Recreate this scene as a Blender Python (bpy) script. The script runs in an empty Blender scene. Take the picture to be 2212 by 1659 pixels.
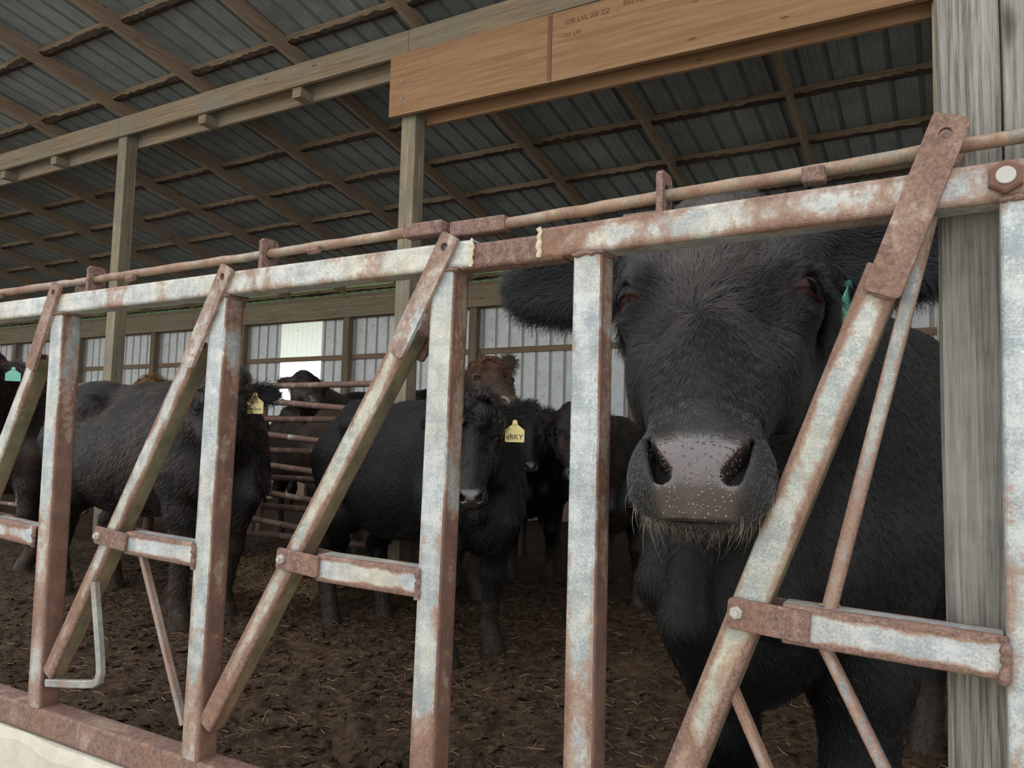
import bpy, bmesh, math, random
import numpy as np
from mathutils import Vector, Matrix

random.seed(7)
S = bpy.context.scene
COL = S.collection

# ------------------------------------------------------------------ camera
def setup_camera():
    f, yaw, pit, rol = 1680.0, math.radians(29.95), math.radians(4.5), math.radians(1.47)
    fw = Vector((-math.sin(yaw) * math.cos(pit), math.cos(yaw) * math.cos(pit), math.sin(pit)))
    rt = Vector((math.cos(yaw), math.sin(yaw), 0))
    up = rt.cross(fw)
    c, s = math.cos(rol), math.sin(rol)
    r2 = c * rt + s * up
    u2 = -s * rt + c * up
    cd = bpy.data.cameras.new('camera')
    cd.sensor_fit = 'HORIZONTAL'
    cd.sensor_width = 36.0
    cd.lens = 36.0 * f / 2212.0
    cd.clip_start = 0.05
    cd.clip_end = 500
    o = bpy.data.objects.new('camera', cd)
    COL.objects.link(o)
    m = Matrix((r2, u2, -fw)).transposed().to_4x4()
    m.translation = Vector((0, -1.0, 1.10))
    o.matrix_world = m
    S.camera = o
setup_camera()

# ------------------------------------------------------------------ sky, exposure
def setup_world():
    w = bpy.data.worlds.new('overcast_sky')
    S.world = w
    w.use_nodes = True
    nt = w.node_tree
    nt.nodes.clear()
    out = nt.nodes.new('ShaderNodeOutputWorld')
    bg = nt.nodes.new('ShaderNodeBackground')
    tc = nt.nodes.new('ShaderNodeTexCoord')
    sp = nt.nodes.new('ShaderNodeSeparateXYZ')
    rp = nt.nodes.new('ShaderNodeValToRGB')
    ns = nt.nodes.new('ShaderNodeTexNoise')
    ns.inputs['Scale'].default_value = 2.0
    mx = nt.nodes.new('ShaderNodeMix')
    mx.data_type = 'RGBA'
    mx.blend_type = 'MULTIPLY'
    mx.inputs[0].default_value = 0.12
    e = rp.color_ramp.elements
    e[0].position, e[0].color = 0.0, (0.80, 0.81, 0.82, 1)
    e[1].position, e[1].color = 1.0, (1.22, 1.28, 1.36, 1)
    L = nt.links.new
    L(tc.outputs['Generated'], sp.inputs[0])
    L(tc.outputs['Generated'], ns.inputs['Vector'])
    L(sp.outputs['Z'], rp.inputs[0])
    L(rp.outputs[0], mx.inputs['A'])
    L(ns.outputs['Color'], mx.inputs['B'])
    L(mx.outputs['Result'], bg.inputs['Color'])
    bg.inputs['Strength'].default_value = 1.0
    L(bg.outputs[0], out.inputs[0])
setup_world()
S.view_settings.view_transform = 'Standard'
S.view_settings.look = 'None'
S.view_settings.exposure = 1.25
S.view_settings.gamma = 1.0
S.view_settings.use_curve_mapping = False

# ------------------------------------------------------------------ tagging helpers
def tag(o, label=None, cat=None, group=None, kind=None):
    if label: o['label'] = label
    if cat: o['category'] = cat
    if group: o['group'] = group
    if kind: o['kind'] = kind
    return o

def empty(name, loc=(0, 0, 0)):
    o = bpy.data.objects.new(name, None)
    o.empty_display_size = 0.1
    COL.objects.link(o)
    o.location = loc
    return o

def link(name, me, mat=None, parent=None, smooth=False):
    o = bpy.data.objects.new(name, me)
    COL.objects.link(o)
    if mat is not None:
        for m in (mat if isinstance(mat, (list, tuple)) else [mat]):
            me.materials.append(m)
    if parent is not None:
        o.parent = parent
        o.matrix_parent_inverse = Matrix.Translation(-parent.location) if parent.parent is None else Matrix.Identity(4)
    if smooth:
        me.polygons.foreach_set('use_smooth', [True] * len(me.polygons))
    return o

class MB:
    """collects faces (with uv) for one mesh"""
    def __init__(self):
        self.v, self.f, self.uv, self.mi = [], [], [], []
    def face(self, pts, uv=None, mi=0):
        b = len(self.v)
        self.v.extend([tuple(p) for p in pts])
        self.f.append(list(range(b, b + len(pts))))
        self.uv.extend(uv if uv else [(0.5, 0.5)] * len(pts))
        self.mi.append(mi)
    def grid(self, rows, closed=False, uvf=None, mi=0):
        """rows of points -> shared-vertex quads"""
        b = len(self.v)
        n = len(rows[0])
        for r in rows:
            self.v.extend([tuple(p) for p in r])
        for i in range(len(rows) - 1):
            for j in range(n if closed else n - 1):
                j2 = (j + 1) % n
                self.f.append([b + i * n + j, b + i * n + j2, b + (i + 1) * n + j2, b + (i + 1) * n + j])
                if uvf:
                    self.uv.extend([uvf(i, j, 0), uvf(i, j, 1), uvf(i + 1, j, 1), uvf(i + 1, j, 0)])
                else:
                    self.uv.extend([(0.5, 0.5)] * 4)
                self.mi.append(mi)
    def cap(self, ring, flip=False, mi=0):
        self.face(ring[::-1] if flip else ring, None, mi)
    def mesh(self, name, merge=True):
        me = bpy.data.meshes.new(name)
        me.from_pydata(self.v, [], self.f)
        ul = me.uv_layers.new(name='UVMap')
        ul.data.foreach_set('uv', np.array(self.uv, dtype=np.float32).ravel())
        me.polygons.foreach_set('material_index', self.mi)
        me.update()
        return me
    # --- shapes
    def box(self, lo, hi, bev=0.0, M=None, mi=0):
        x0, y0, z0 = lo; x1, y1, z1 = hi
        bm = bmesh.new()
        vs = [bm.verts.new(p) for p in ((x0,y0,z0),(x1,y0,z0),(x1,y1,z0),(x0,y1,z0),(x0,y0,z1),(x1,y0,z1),(x1,y1,z1),(x0,y1,z1))]
        for q in ((3,2,1,0),(4,5,6,7),(0,1,5,4),(1,2,6,5),(2,3,7,6),(3,0,4,7)):
            bm.faces.new([vs[i] for i in q])
        if bev > 0:
            bmesh.ops.bevel(bm, geom=bm.edges[:], offset=bev, segments=2, affect='EDGES', profile=0.5)
        b = len(self.v)
        bm.verts.index_update()
        for v in bm.verts:
            self.v.append(tuple(M @ v.co if M else v.co))
        for f in bm.faces:
            self.f.append([b + v.index for v in f.verts])
            self.uv.extend([(0.5, 0.5)] * len(f.verts))
            self.mi.append(mi)
        bm.free()
    def cyl(self, p0, p1, r0, r1=None, n=16, caps=True, mi=0):
        p0, p1 = Vector(p0), Vector(p1)
        r1 = r0 if r1 is None else r1
        d = (p1 - p0).normalized()
        a = d.orthogonal().normalized(); c = d.cross(a)
        rr = []
        for p, r in ((p0, r0), (p1, r1)):
            rr.append([p + r * (math.cos(t) * a + math.sin(t) * c) for t in [2 * math.pi * k / n for k in range(n)]])
        ln = (p1 - p0).length
        self.grid(rr, True, lambda i, j, e: ((j + e) / n, i * ln), mi)
        if caps:
            self.cap(rr[0], True, mi); self.cap(rr[1], False, mi)
    def tube_path(self, pts, r, n=12, mi=0):
        pts = [Vector(p) for p in pts]
        rows = []
        a = None
        for i, p in enumerate(pts):
            d = (pts[min(i + 1, len(pts) - 1)] - pts[max(i - 1, 0)]).normalized()
            if a is None: a = d.orthogonal().normalized()
            a = (a - d * a.dot(d)).normalized()
            c = d.cross(a)
            rad = r[i] if isinstance(r, (list, tuple)) else r
            rows.append([p + rad * (math.cos(t) * a + math.sin(t) * c) for t in [2 * math.pi * k / n for k in range(n)]])
        self.grid(rows, True, lambda i, j, e: ((j + e) / n, i * 0.05), mi)
        self.cap(rows[0], True, mi); self.cap(rows[-1], False, mi)
    def sqtube(self, p0, p1, w, d, up=(0, 1, 0), rad=0.006, wall=0.004, twist=None, open_ends=True, seed=0.0, sag=0.0, n=1):
        """hollow square tube; w = width across (perp. to up), d = depth along up"""
        p0, p1 = Vector(p0), Vector(p1)
        ax = (p1 - p0).normalized()
        u = Vector(up); u = (u - ax * u.dot(ax)).normalized()
        s = ax.cross(u)
        def prof(w, d, r):
            pts, us = [], []
            k = 3
            for ci, (sx, sy, a0) in enumerate(((1, 1, 0), (-1, 1, 90), (-1, -1, 180), (1, -1, 270))):
                for q in range(k + 1):
                    a = math.radians(a0 + 90 * q / k)
                    pts.append((sx * (w / 2 - r) + r * math.cos(a), sy * (d / 2 - r) + r * math.sin(a)))
            return pts
        po = prof(w, d, rad)
        pi_ = prof(w - 2 * wall, d - 2 * wall, max(rad - wall, 0.001))
        ln = (p1 - p0).length
        rows = []
        for q in range(n + 1):
            t = q / n
            c = p0.lerp(p1, t)
            rows.append([c + s * a + u * b for a, b in po])
        def uvf(i, j, e):
            k = j % 4
            v = ln * i / n + seed
            if k == 3: return (0.0 if e == 0 else 1.0, v)
            return (1.0, v)
        # orientation: keep outward
        rows2 = rows
        self.grid(rows2, True, uvf)
        inn0 = [p0 + s * a + u * b for a, b in pi_]
        inn1 = [p1 + s * a + u * b for a, b in pi_]
        m = len(po)
        if open_ends:
            for j in range(m):
                j2 = (j + 1) % m
                self.face([rows[0][j2], rows[0][j], inn0[j], inn0[j2]], [(1, seed)] * 4)
                self.face([rows[-1][j], rows[-1][j2], inn1[j2], inn1[j]], [(1, seed)] * 4)
                self.face([inn0[j2], inn0[j], inn1[j], inn1[j2]], [(1, seed)] * 4)
        else:
            self.cap(rows[0], True); self.cap(rows[-1], False)

def box_obj(name, lo, hi, mat, parent=None, bev=0.003):
    m = MB(); m.box(lo, hi, bev)
    return link(name, m.mesh(name), mat, parent)

def fix_normals(me):
    bm = bmesh.new(); bm.from_mesh(me)
    bmesh.ops.recalc_face_normals(bm, faces=bm.faces[:])
    bm.to_mesh(me); bm.free()

# ------------------------------------------------------------------ material helpers
class NT:
    def __init__(self, name):
        self.m = bpy.data.materials.new(name)
        self.m.use_nodes = True
        self.t = self.m.node_tree
        self.t.nodes.clear()
        self.out = self.t.nodes.new('ShaderNodeOutputMaterial')
        self.b = self.t.nodes.new('ShaderNodeBsdfPrincipled')
        self.t.links.new(self.b.outputs[0], self.out.inputs[0])
        self._pos = None
    def n(self, typ, **kw):
        nd = self.t.nodes.new('ShaderNode' + typ)
        for k, v in kw.items():
            setattr(nd, k, v)
        return nd
    def set(self, sock, v):
        if isinstance(v, bpy.types.NodeSocket): self.t.links.new(v, sock)
        elif isinstance(v, (tuple, list)) and sock.type == 'RGBA' and len(v) == 3: sock.default_value = (*v, 1)
        else: sock.default_value = v
    def p(self, **kw):
        for k, v in kw.items():
            self.set(self.b.inputs[k.replace('_', ' ')], v)
    def pos(self):
        if self._pos is None: self._pos = self.n('NewGeometry').outputs['Position']
        return self._pos
    def obj(self):
        return self.n('TexCoord').outputs['Object']
    def scale(self, v, s, off=(0, 0, 0), rot=(0, 0, 0)):
        q = self.n('Mapping')
        self.set(q.inputs['Vector'], v)
        q.inputs['Scale'].default_value = s
        q.inputs['Location'].default_value = off
        q.inputs['Rotation'].default_value = rot
        return q.outputs[0]
    def noise(self, v, scale=5, detail=4, rough=0.6, dist=0.0):
        q = self.n('TexNoise')
        self.set(q.inputs['Vector'], v)
        q.inputs['Scale'].default_value = scale
        q.inputs['Detail'].default_value = detail
        q.inputs['Roughness'].default_value = rough
        q.inputs['Distortion'].default_value = dist
        return q.outputs[0]
    def vor(self, v, scale=5, feature='F1', out='Distance', rand=1.0):
        q = self.n('TexVoronoi', feature=feature)
        self.set(q.inputs['Vector'], v)
        q.inputs['Scale'].default_value = scale
        q.inputs['Randomness'].default_value = rand
        return q.outputs[out]
    def math(self, op, a, b=0.0, c=0.0, clamp=False):
        q = self.n('Math', operation=op)
        q.use_clamp = clamp
        self.set(q.inputs[0], a); self.set(q.inputs[1], b); self.set(q.inputs[2], c)
        return q.outputs[0]
    def ss(self, v, lo, hi, a=0.0, b=1.0):
        q = self.n('MapRange', interpolation_type='SMOOTHSTEP')
        self.set(q.inputs[0], v)
        q.inputs[1].default_value = lo; q.inputs[2].default_value = hi
        q.inputs[3].default_value = a; q.inputs[4].default_value = b
        return q.outputs[0]
    def mix(self, f, a, b, mode='MIX'):
        q = self.n('Mix', data_type='RGBA', blend_type=mode)
        self.set(q.inputs[0], f); self.set(q.inputs[6], a); self.set(q.inputs[7], b)
        return q.outputs[2]
    def sep(self, v):
        q = self.n('SeparateXYZ'); self.set(q.inputs[0], v)
        return q.outputs
    def bump(self, h, strength=0.4, dist=0.01):
        q = self.n('Bump')
        q.inputs['Strength'].default_value = strength
        q.inputs['Distance'].default_value = dist
        self.set(q.inputs['Height'], h)
        self.set(self.b.inputs['Normal'], q.outputs[0])

def mat_plain(name, col, rough=0.6, spec=0.4, metallic=0.0):
    t = NT(name)
    t.p(Base_Color=col, Roughness=rough, Specular_IOR_Level=spec, Metallic=metallic)
    return t.m

def mat_galv(name, rust=0.0, edge=0.35, yellow=0.3, low=0.0, seed=0.0, zinc=(0.50, 0.52, 0.50), side=0.0, olive=0.0):
    """galvanised steel with rust; rust grows along the tube's edges (u) and towards its foot (low)"""
    t = NT(name)
    P = t.scale(t.pos(), (1, 1, 1), (seed, seed * 1.7, seed * 0.3))
    n1 = t.noise(t.scale(P, (1, 1, 0.55)), 8, 6, 0.60, 0.8)
    n2 = t.noise(P, 90, 4, 0.65)
    n3 = t.noise(P, 24, 5, 0.7)
    n4 = t.noise(t.scale(P, (1, 1, 0.6), (3, 5, 1)), 7, 4, 0.6)
    uv = t.sep(t.n('UVMap').outputs[0])
    ed = t.math('ABSOLUTE', t.math('SUBTRACT', uv[0], 0.5))
    ed = t.math('POWER', t.math('MULTIPLY', ed, 2.0), 2.5)
    z = t.sep(t.pos())[2]
    lowm = t.ss(z, 1.15, 0.55, 0.0, low)
    s = t.math('ADD', t.math('MULTIPLY', n1, 1.0), t.math('MULTIPLY', t.math('SUBTRACT', n2, 0.5), 0.35))
    s = t.math('ADD', s, t.math('MULTIPLY', ed, edge))
    s = t.math('ADD', s, lowm)
    s = t.math('ADD', s, rust)
    nx = t.ss(t.sep(t.n('NewGeometry').outputs['True Normal'])[0], 0.55, 0.8)      # +x faces: rust from rubbing, with their shade put into the colour
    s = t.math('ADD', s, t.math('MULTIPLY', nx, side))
    rm = t.ss(s, 0.55, 0.76)
    nf = t.noise(P, 300, 3, 0.7)
    stv = t.noise(t.scale(P, (75, 75, 9)), 1.0, 4, 0.65)
    sth = t.noise(t.scale(P, (9, 75, 75)), 1.0, 4, 0.65)
    zm = t.math('ADD', t.math('MULTIPLY', n3, 0.55), t.math('MULTIPLY', t.math('ADD', stv, sth), 0.20))
    zm = t.math('ADD', zm, t.math('MULTIPLY', t.math('SUBTRACT', nf, 0.5), 0.40))
    zc = t.mix(t.ss(zm, 0.36, 0.60), (zinc[0] * 0.50, zinc[1] * 0.55, zinc[2] * 0.60), zinc)
    chalk = t.math('ADD', t.math('MULTIPLY', n2, 0.6), t.math('MULTIPLY', nf, 0.4))
    zc = t.mix(t.ss(chalk, 0.56, 0.66, 0, 0.55), zc, (zinc[0] * 1.5, zinc[1] * 1.5, zinc[2] * 1.42))
    zc = t.mix(t.math('MULTIPLY', t.ss(n4, 0.45, 0.72), yellow), zc, (0.50, 0.40, 0.22))
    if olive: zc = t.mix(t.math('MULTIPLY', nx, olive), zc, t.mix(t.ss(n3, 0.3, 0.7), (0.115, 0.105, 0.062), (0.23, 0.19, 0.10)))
    rc = t.mix(t.ss(t.math('ADD', t.math('MULTIPLY', n2, 0.5), t.math('MULTIPLY', nf, 0.5)), 0.38, 0.62), (0.080, 0.042, 0.032), (0.205, 0.122, 0.092))
    rc = t.mix(t.ss(chalk, 0.60, 0.68, 0, 0.45), rc, (0.36, 0.27, 0.20))
    rc = t.mix(t.ss(n1, 0.48, 0.68, 0, 0.35), rc, (0.21, 0.105, 0.055))
    rc = t.mix(t.ss(n3, 0.58, 0.74, 0, 0.5), rc, (0.30, 0.14, 0.065))
    if side: rc = t.mix(t.math('MULTIPLY', nx, 0.8), rc, t.mix(t.ss(n3, 0.3, 0.7), (0.075, 0.038, 0.026), (0.15, 0.075, 0.048)))  # darker rust tone here includes the side faces' shade
    rim = t.math('MULTIPLY', t.ss(s, 0.56, 0.66), t.ss(s, 0.80, 0.66))
    c = t.mix(rm, zc, rc)
    c = t.mix(t.math('MULTIPLY', rim, 0.4), c, (0.30, 0.17, 0.095))
    t.p(Base_Color=c, Roughness=t.ss(rm, 0, 1, 0.42, 0.75), Specular_IOR_Level=0.5, Metallic=t.ss(rm, 0, 1, 0.25, 0.0))
    t.bump(t.math('ADD', t.math('MULTIPLY', n2, 0.5), t.math('ADD', t.math('MULTIPLY', nf, 0.5), t.math('MULTIPLY', rm, 0.4))), 0.30, 0.002)
    return t.m

def mat_wood(name, axis, dark, light, scale=1.0, stain=(0.10, 0.075, 0.055), stain_amt=0.5, grey=None, spec=0.25, bump=0.3, fine=60, along=1.6):
    t = NT(name)
    sc = [fine, fine, fine]; sc[axis] = along
    sc2 = [10, 10, 10]; sc2[axis] = 0.9
    P = t.pos()
    g = t.noise(t.scale(P, tuple(q * scale for q in sc)), 1.0, 5, 0.65, 0.4)
    g2 = t.noise(t.scale(P, tuple(q * scale for q in sc2), (3, 1, 7)), 1.0, 4, 0.6, 0.8)
    st = t.noise(t.scale(P, (1, 1, 1), (9, 4, 2)), 2.6, 5, 0.65)
    c = t.mix(t.ss(g, 0.32, 0.68), dark, light)
    c = t.mix(t.ss(g2, 0.4, 0.7, 0, 0.45), c, dark)
    if grey:
        c = t.mix(t.ss(st, 0.42, 0.62, 0, 0.8), c, grey)
    st2 = t.noise(t.scale(P, (1, 1, 1), (2, 8, 5)), 6, 5, 0.7)
    c = t.mix(t.ss(st2, 0.58, 0.74, 0, stain_amt), c, stain)
    kn = t.vor(t.scale(P, tuple([2.2 if k == axis else 9 for k in range(3)])), 1.0)
    c = t.mix(t.ss(kn, 0.10, 0.04, 0, 0.8), c, (dark[0] * 0.35, dark[1] * 0.3, dark[2] * 0.3))
    t.p(Base_Color=c, Roughness=0.8, Specular_IOR_Level=spec)
    t.bump(g, bump, 0.004)
    return t.m

M = {}
M['galv_rail'] = mat_galv('galvanised_rail', rust=-0.02, edge=0.07, yellow=0.55, seed=1.3, zinc=(0.48, 0.47, 0.42))
M['galv_rail_r'] = mat_galv('rusty_rail', rust=0.10, edge=0.10, yellow=0.45, seed=4.1, zinc=(0.43, 0.42, 0.38))
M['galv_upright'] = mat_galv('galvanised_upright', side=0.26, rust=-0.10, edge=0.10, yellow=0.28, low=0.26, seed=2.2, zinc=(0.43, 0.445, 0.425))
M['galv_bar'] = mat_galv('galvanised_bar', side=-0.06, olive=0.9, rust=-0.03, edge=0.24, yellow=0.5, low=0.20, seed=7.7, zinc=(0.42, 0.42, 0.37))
M['galv_cross'] = mat_galv('galvanised_crossbar', rust=-0.07, edge=0.42, yellow=0.35, seed=5.2, zinc=(0.44, 0.45, 0.44))
M['rust'] = mat_galv('rusted_steel', rust=0.24, edge=0.10, yellow=0.4, seed=3.0)
M['rust_heavy'] = mat_galv('heavily_rusted_steel', rust=0.42, edge=0.10, yellow=0.4, seed=3.6)
M['rust_rod'] = mat_galv('rusted_rod', rust=0.15, edge=0.0, yellow=0.4, seed=8.0, zinc=(0.30, 0.235, 0.165))
M['rust_base'] = mat_galv('rusted_base_rail', rust=0.30, edge=0.05, yellow=0.4, seed=9.4)
M['rod'] = mat_galv('spotted_rod', rust=0.08, edge=0.15, yellow=0.2, seed=6.4, zinc=(0.28, 0.29, 0.28))
M['weld'] = mat_plain('weld_bead', (0.45, 0.38, 0.26), 0.45, 0.5)
M['bolt'] = mat_plain('zinc_bolt', (0.36, 0.34, 0.30), 0.45, 0.5, 0.3)
M['nut'] = mat_plain('rusted_nut', (0.13, 0.062, 0.043), 0.7, 0.4)
M['beam'] = mat_wood('weathered_beam', 0, (0.20, 0.145, 0.095), (0.37, 0.285, 0.185), stain_amt=0.35, grey=(0.25, 0.22, 0.17))
M['rafter'] = mat_wood('brown_rafter', 1, (0.22, 0.16, 0.11), (0.35, 0.26, 0.18), stain_amt=0.6, stain=(0.055, 0.035, 0.025))
M['purlin'] = mat_wood('dirty_purlin', 0, (0.16, 0.11, 0.07), (0.30, 0.23, 0.155), stain_amt=0.85, stain=(0.05, 0.032, 0.022))
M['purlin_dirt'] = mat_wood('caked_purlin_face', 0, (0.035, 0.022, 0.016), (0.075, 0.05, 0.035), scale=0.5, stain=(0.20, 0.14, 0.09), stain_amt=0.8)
M['lvl'] = mat_wood('orange_veneer_board', 0, (0.29, 0.158, 0.080), (0.40, 0.240, 0.130), stain_amt=0.25, stain=(0.20, 0.10, 0.05), fine=38)
M['post'] = mat_wood('timber_post', 2, (0.19, 0.155, 0.105), (0.38, 0.32, 0.215), stain_amt=0.4, grey=(0.20, 0.18, 0.14), fine=40)
M['grey_post'] = mat_wood('weathered_grey_post', 2, (0.088, 0.082, 0.071), (0.31, 0.288, 0.242), stain_amt=0.25, grey=(0.255, 0.245, 0.215), bump=0.9, fine=240, along=7)
M['wallpost'] = mat_wood('wall_post', 2, (0.15, 0.115, 0.08), (0.28, 0.215, 0.145), stain_amt=0.5)
M['girt'] = mat_wood('wall_girt', 0, (0.18, 0.125, 0.08), (0.33, 0.235, 0.15), stain_amt=0.5)

def mat_roof():
    t = NT('galvanised_roof_sheet')
    P = t.pos()
    n = t.noise(P, 3, 5, 0.6); n2 = t.noise(t.scale(P, (60, 6, 6)), 1.0, 4, 0.7); n3 = t.noise(P, 45, 3, 0.7)
    c = t.mix(t.ss(n, 0.3, 0.7), (0.20, 0.215, 0.215), (0.29, 0.305, 0.30))
    c = t.mix(t.ss(n2, 0.4, 0.75, 0, 0.6), c, (0.15, 0.16, 0.155))
    c = t.mix(t.ss(n3, 0.55, 0.75, 0, 0.5), c, (0.36, 0.37, 0.36))
    t.p(Base_Color=c, Roughness=0.6, Specular_IOR_Level=0.4)
    return t.m
M['roof'] = mat_roof()
M['roof_rib'] = mat_plain('shaded_roof_rib', (0.185, 0.195, 0.195), 0.7, 0.3)  # shade of the ribs put into a darker rib colour

def mat_wallsteel():
    t = NT('white_steel_siding')
    P = t.pos()
    n = t.noise(P, 5, 5, 0.7)
    sp = t.noise(t.scale(P, (1, 1, 0.8)), 16, 3, 0.7, 1.0)
    sp2 = t.noise(P, 48, 2, 0.6)
    c = t.mix(t.ss(n, 0.35, 0.7), (0.80, 0.83, 0.85), (0.70, 0.71, 0.69))
    c = t.mix(t.ss(sp, 0.63, 0.68, 0, 0.75), c, (0.18, 0.165, 0.14))
    c = t.mix(t.ss(sp2, 0.67, 0.72, 0, 0.7), c, (0.12, 0.11, 0.10))
    t.p(Base_Color=c, Roughness=0.55, Specular_IOR_Level=0.4)
    return t.m
M['siding'] = mat_wallsteel()
M['siding_rib'] = mat_plain('darker_rib', (0.45, 0.43, 0.39), 0.6, 0.3)  # ribs take a darker tone than the flat siding

def mat_translucent(name, col, spots=True):
    t = NT(name)
    tr = t.n('BsdfTranslucent'); di = t.n('BsdfDiffuse'); mx = t.n('MixShader')
    c = col
    if spots:
        n = t.noise(t.pos(), 26, 3, 0.6)
        c = t.mix(t.ss(n, 0.66, 0.70, 0, 0.7), col, (col[0] * 0.3, col[1] * 0.28, col[2] * 0.2))
    t.set(tr.inputs['Color'], c); t.set(di.inputs['Color'], c)
    mx.inputs[0].default_value = 0.35
    t.t.links.new(tr.outputs[0], mx.inputs[1]); t.t.links.new(di.outputs[0], mx.inputs[2])
    t.t.links.new(mx.outputs[0], t.out.inputs[0])
    return t.m
M['pane'] = mat_translucent('translucent_sheet', (0.96, 0.955, 0.92))
M['green_pane'] = mat_translucent('mossy_skylight', (0.085, 0.125, 0.05))

def mat_floor():
    t = NT('trodden_manure')
    P = t.pos()
    a = t.noise(P, 3, 6, 0.7); b = t.noise(P, 22, 5, 0.7, 0.5); c3 = t.noise(P, 85, 4, 0.7)
    c = t.mix(t.ss(b, 0.35, 0.68), (0.020, 0.011, 0.006), (0.092, 0.055, 0.030))
    c = t.mix(t.ss(a, 0.5, 0.75, 0, 0.5), c, (0.12, 0.070, 0.033))
    c = t.mix(t.ss(c3, 0.63, 0.72, 0, 0.8), c, (0.20, 0.135, 0.065))
    t.p(Base_Color=c, Roughness=t.ss(b, 0.3, 0.7, 0.50, 0.9), Specular_IOR_Level=0.22)
    t.bump(t.math('ADD', b, t.math('MULTIPLY', c3, 0.5)), 0.8, 0.03)
    return t.m
M['floor'] = mat_floor()

def mat_concrete(name, a, b):
    t = NT(name)
    n = t.noise(t.pos(), 6, 6, 0.7); n2 = t.noise(t.pos(), 110, 4, 0.75)
    c = t.mix(t.ss(n, 0.3, 0.7), a, b)
    c = t.mix(t.ss(n2, 0.55, 0.75, 0, 0.4), c, (a[0] * 0.6, a[1] * 0.58, a[2] * 0.5))
    t.p(Base_Color=c, Roughness=0.85)
    t.bump(n2, 0.6, 0.004)
    return t.m
M['concrete'] = mat_concrete('pale_concrete', (0.40, 0.36, 0.28), (0.54, 0.50, 0.41))
M['grass'] = mat_concrete('field_grass', (0.10, 0.17, 0.04), (0.16, 0.24, 0.07))
M['straw'] = mat_plain('straw', (0.20, 0.135, 0.062), 0.6, 0.4)
M['straw_dark'] = mat_plain('soiled_straw', (0.085, 0.050, 0.024), 0.7, 0.3)
M['gate'] = mat_galv('rusty_gate_tube', rust=0.30, edge=0.0, yellow=0.3, seed=11.0)
M['leaf'] = mat_plain('leaf_green', (0.10, 0.17, 0.04), 0.6, 0.3)
M['bark'] = mat_plain('bark', (0.10, 0.08, 0.06), 0.8, 0.2)
M['tag_yellow'] = mat_plain('yellow_tag_plastic', (0.78, 0.66, 0.27), 0.4, 0.5)
M['tag_teal'] = mat_plain('teal_tag_plastic', (0.16, 0.48, 0.36), 0.4, 0.5)
M['tag_white'] = mat_plain('white_tag_plastic', (0.8, 0.78, 0.66), 0.4, 0.5)
M['ink'] = mat_plain('marker_ink', (0.035, 0.03, 0.03), 0.6, 0.2)
M['stamp'] = mat_plain('faded_stamp_ink', (0.17, 0.085, 0.045), 0.8, 0.1)

# ================================================================== BARN
YM = 4.0            # row of posts in the middle of the shed
YB = 9.3            # back wall
SL = 0.187          # fall of the roof towards the back wall
def zr(y, z4): return z4 - SL * (y - YM)
XL, XR = -30.0, 4.4

def vnoise(x, y, seed=0):
    """smooth value noise on arrays"""
    def h(i, j):
        v = np.sin(i * 127.1 + j * 311.7 + seed * 74.7) * 43758.5453
        return v - np.floor(v)
    xi, yi = np.floor(x), np.floor(y)
    xf, yf = x - xi, y - yi
    u, v = xf * xf * (3 - 2 * xf), yf * yf * (3 - 2 * yf)
    return (h(xi, yi) * (1 - u) + h(xi + 1, yi) * u) * (1 - v) + (h(xi, yi + 1) * (1 - u) + h(xi + 1, yi + 1) * u) * v

def floor_height(x, y):
    x = np.asarray(x, float); y = np.asarray(y, float)
    h = 0.055 * (vnoise(x * 1.3, y * 1.3, 1) - 0.5)
    h += 0.05 * (vnoise(x * 5, y * 5, 2) - 0.5)
    r = np.abs(vnoise(x * 11, y * 11, 3) - 0.5) * 2
    h += 0.030 * (0.5 - r)
    h += 0.016 * (vnoise(x * 30, y * 30, 4) - 0.5) + 0.008 * (vnoise(x * 62, y * 62, 5) - 0.5)
    return h

def grid_mesh(name, xs, ys, zf):
    X, Y = np.meshgrid(xs, ys, indexing='ij')
    Z = zf(X, Y)
    nx, ny = X.shape
    v = np.stack([X, Y, Z], -1).reshape(-1, 3)
    i = np.arange(nx * ny).reshape(nx, ny)
    f = np.stack([i[:-1, :-1], i[1:, :-1], i[1:, 1:], i[:-1, 1:]], -1).reshape(-1, 4)
    me = bpy.data.meshes.new(name)
    me.from_pydata(v.tolist(), [], f.tolist())
    return me

# floor: deep trodden bedding inside, concrete apron outside
xs = np.concatenate([np.arange(XL, -6.5, 0.10), np.arange(-6.5, -4, 0.04), np.arange(-4, 0.8, 0.02), np.arange(0.8, XR, 0.2)])
ys = np.concatenate([np.arange(0.16, 3.6, 0.02), np.arange(3.6, 5.5, 0.04), np.arange(5.5, YB + 0.1, 0.12)])
tag(link('floor', grid_mesh('floor', xs, ys, floor_height), M['floor'], smooth=True), 'dark trodden manure and straw floor of the cattle shed', 'floor', kind='structure')
m = MB(); m.box((XL, -14, -0.12), (XR + 3, -0.02, -0.02))
tag(link('apron', m.mesh('apron'), M['concrete']), 'pale concrete feed apron in front of the headlocks', 'ground', kind='structure')
m = MB()
m.box((-60, YB + 0.12, -0.35), (40, 90, -0.15))
tag(link('field', m.mesh('field'), M['grass']), 'green field behind the shed', 'ground', kind='structure')
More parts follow.
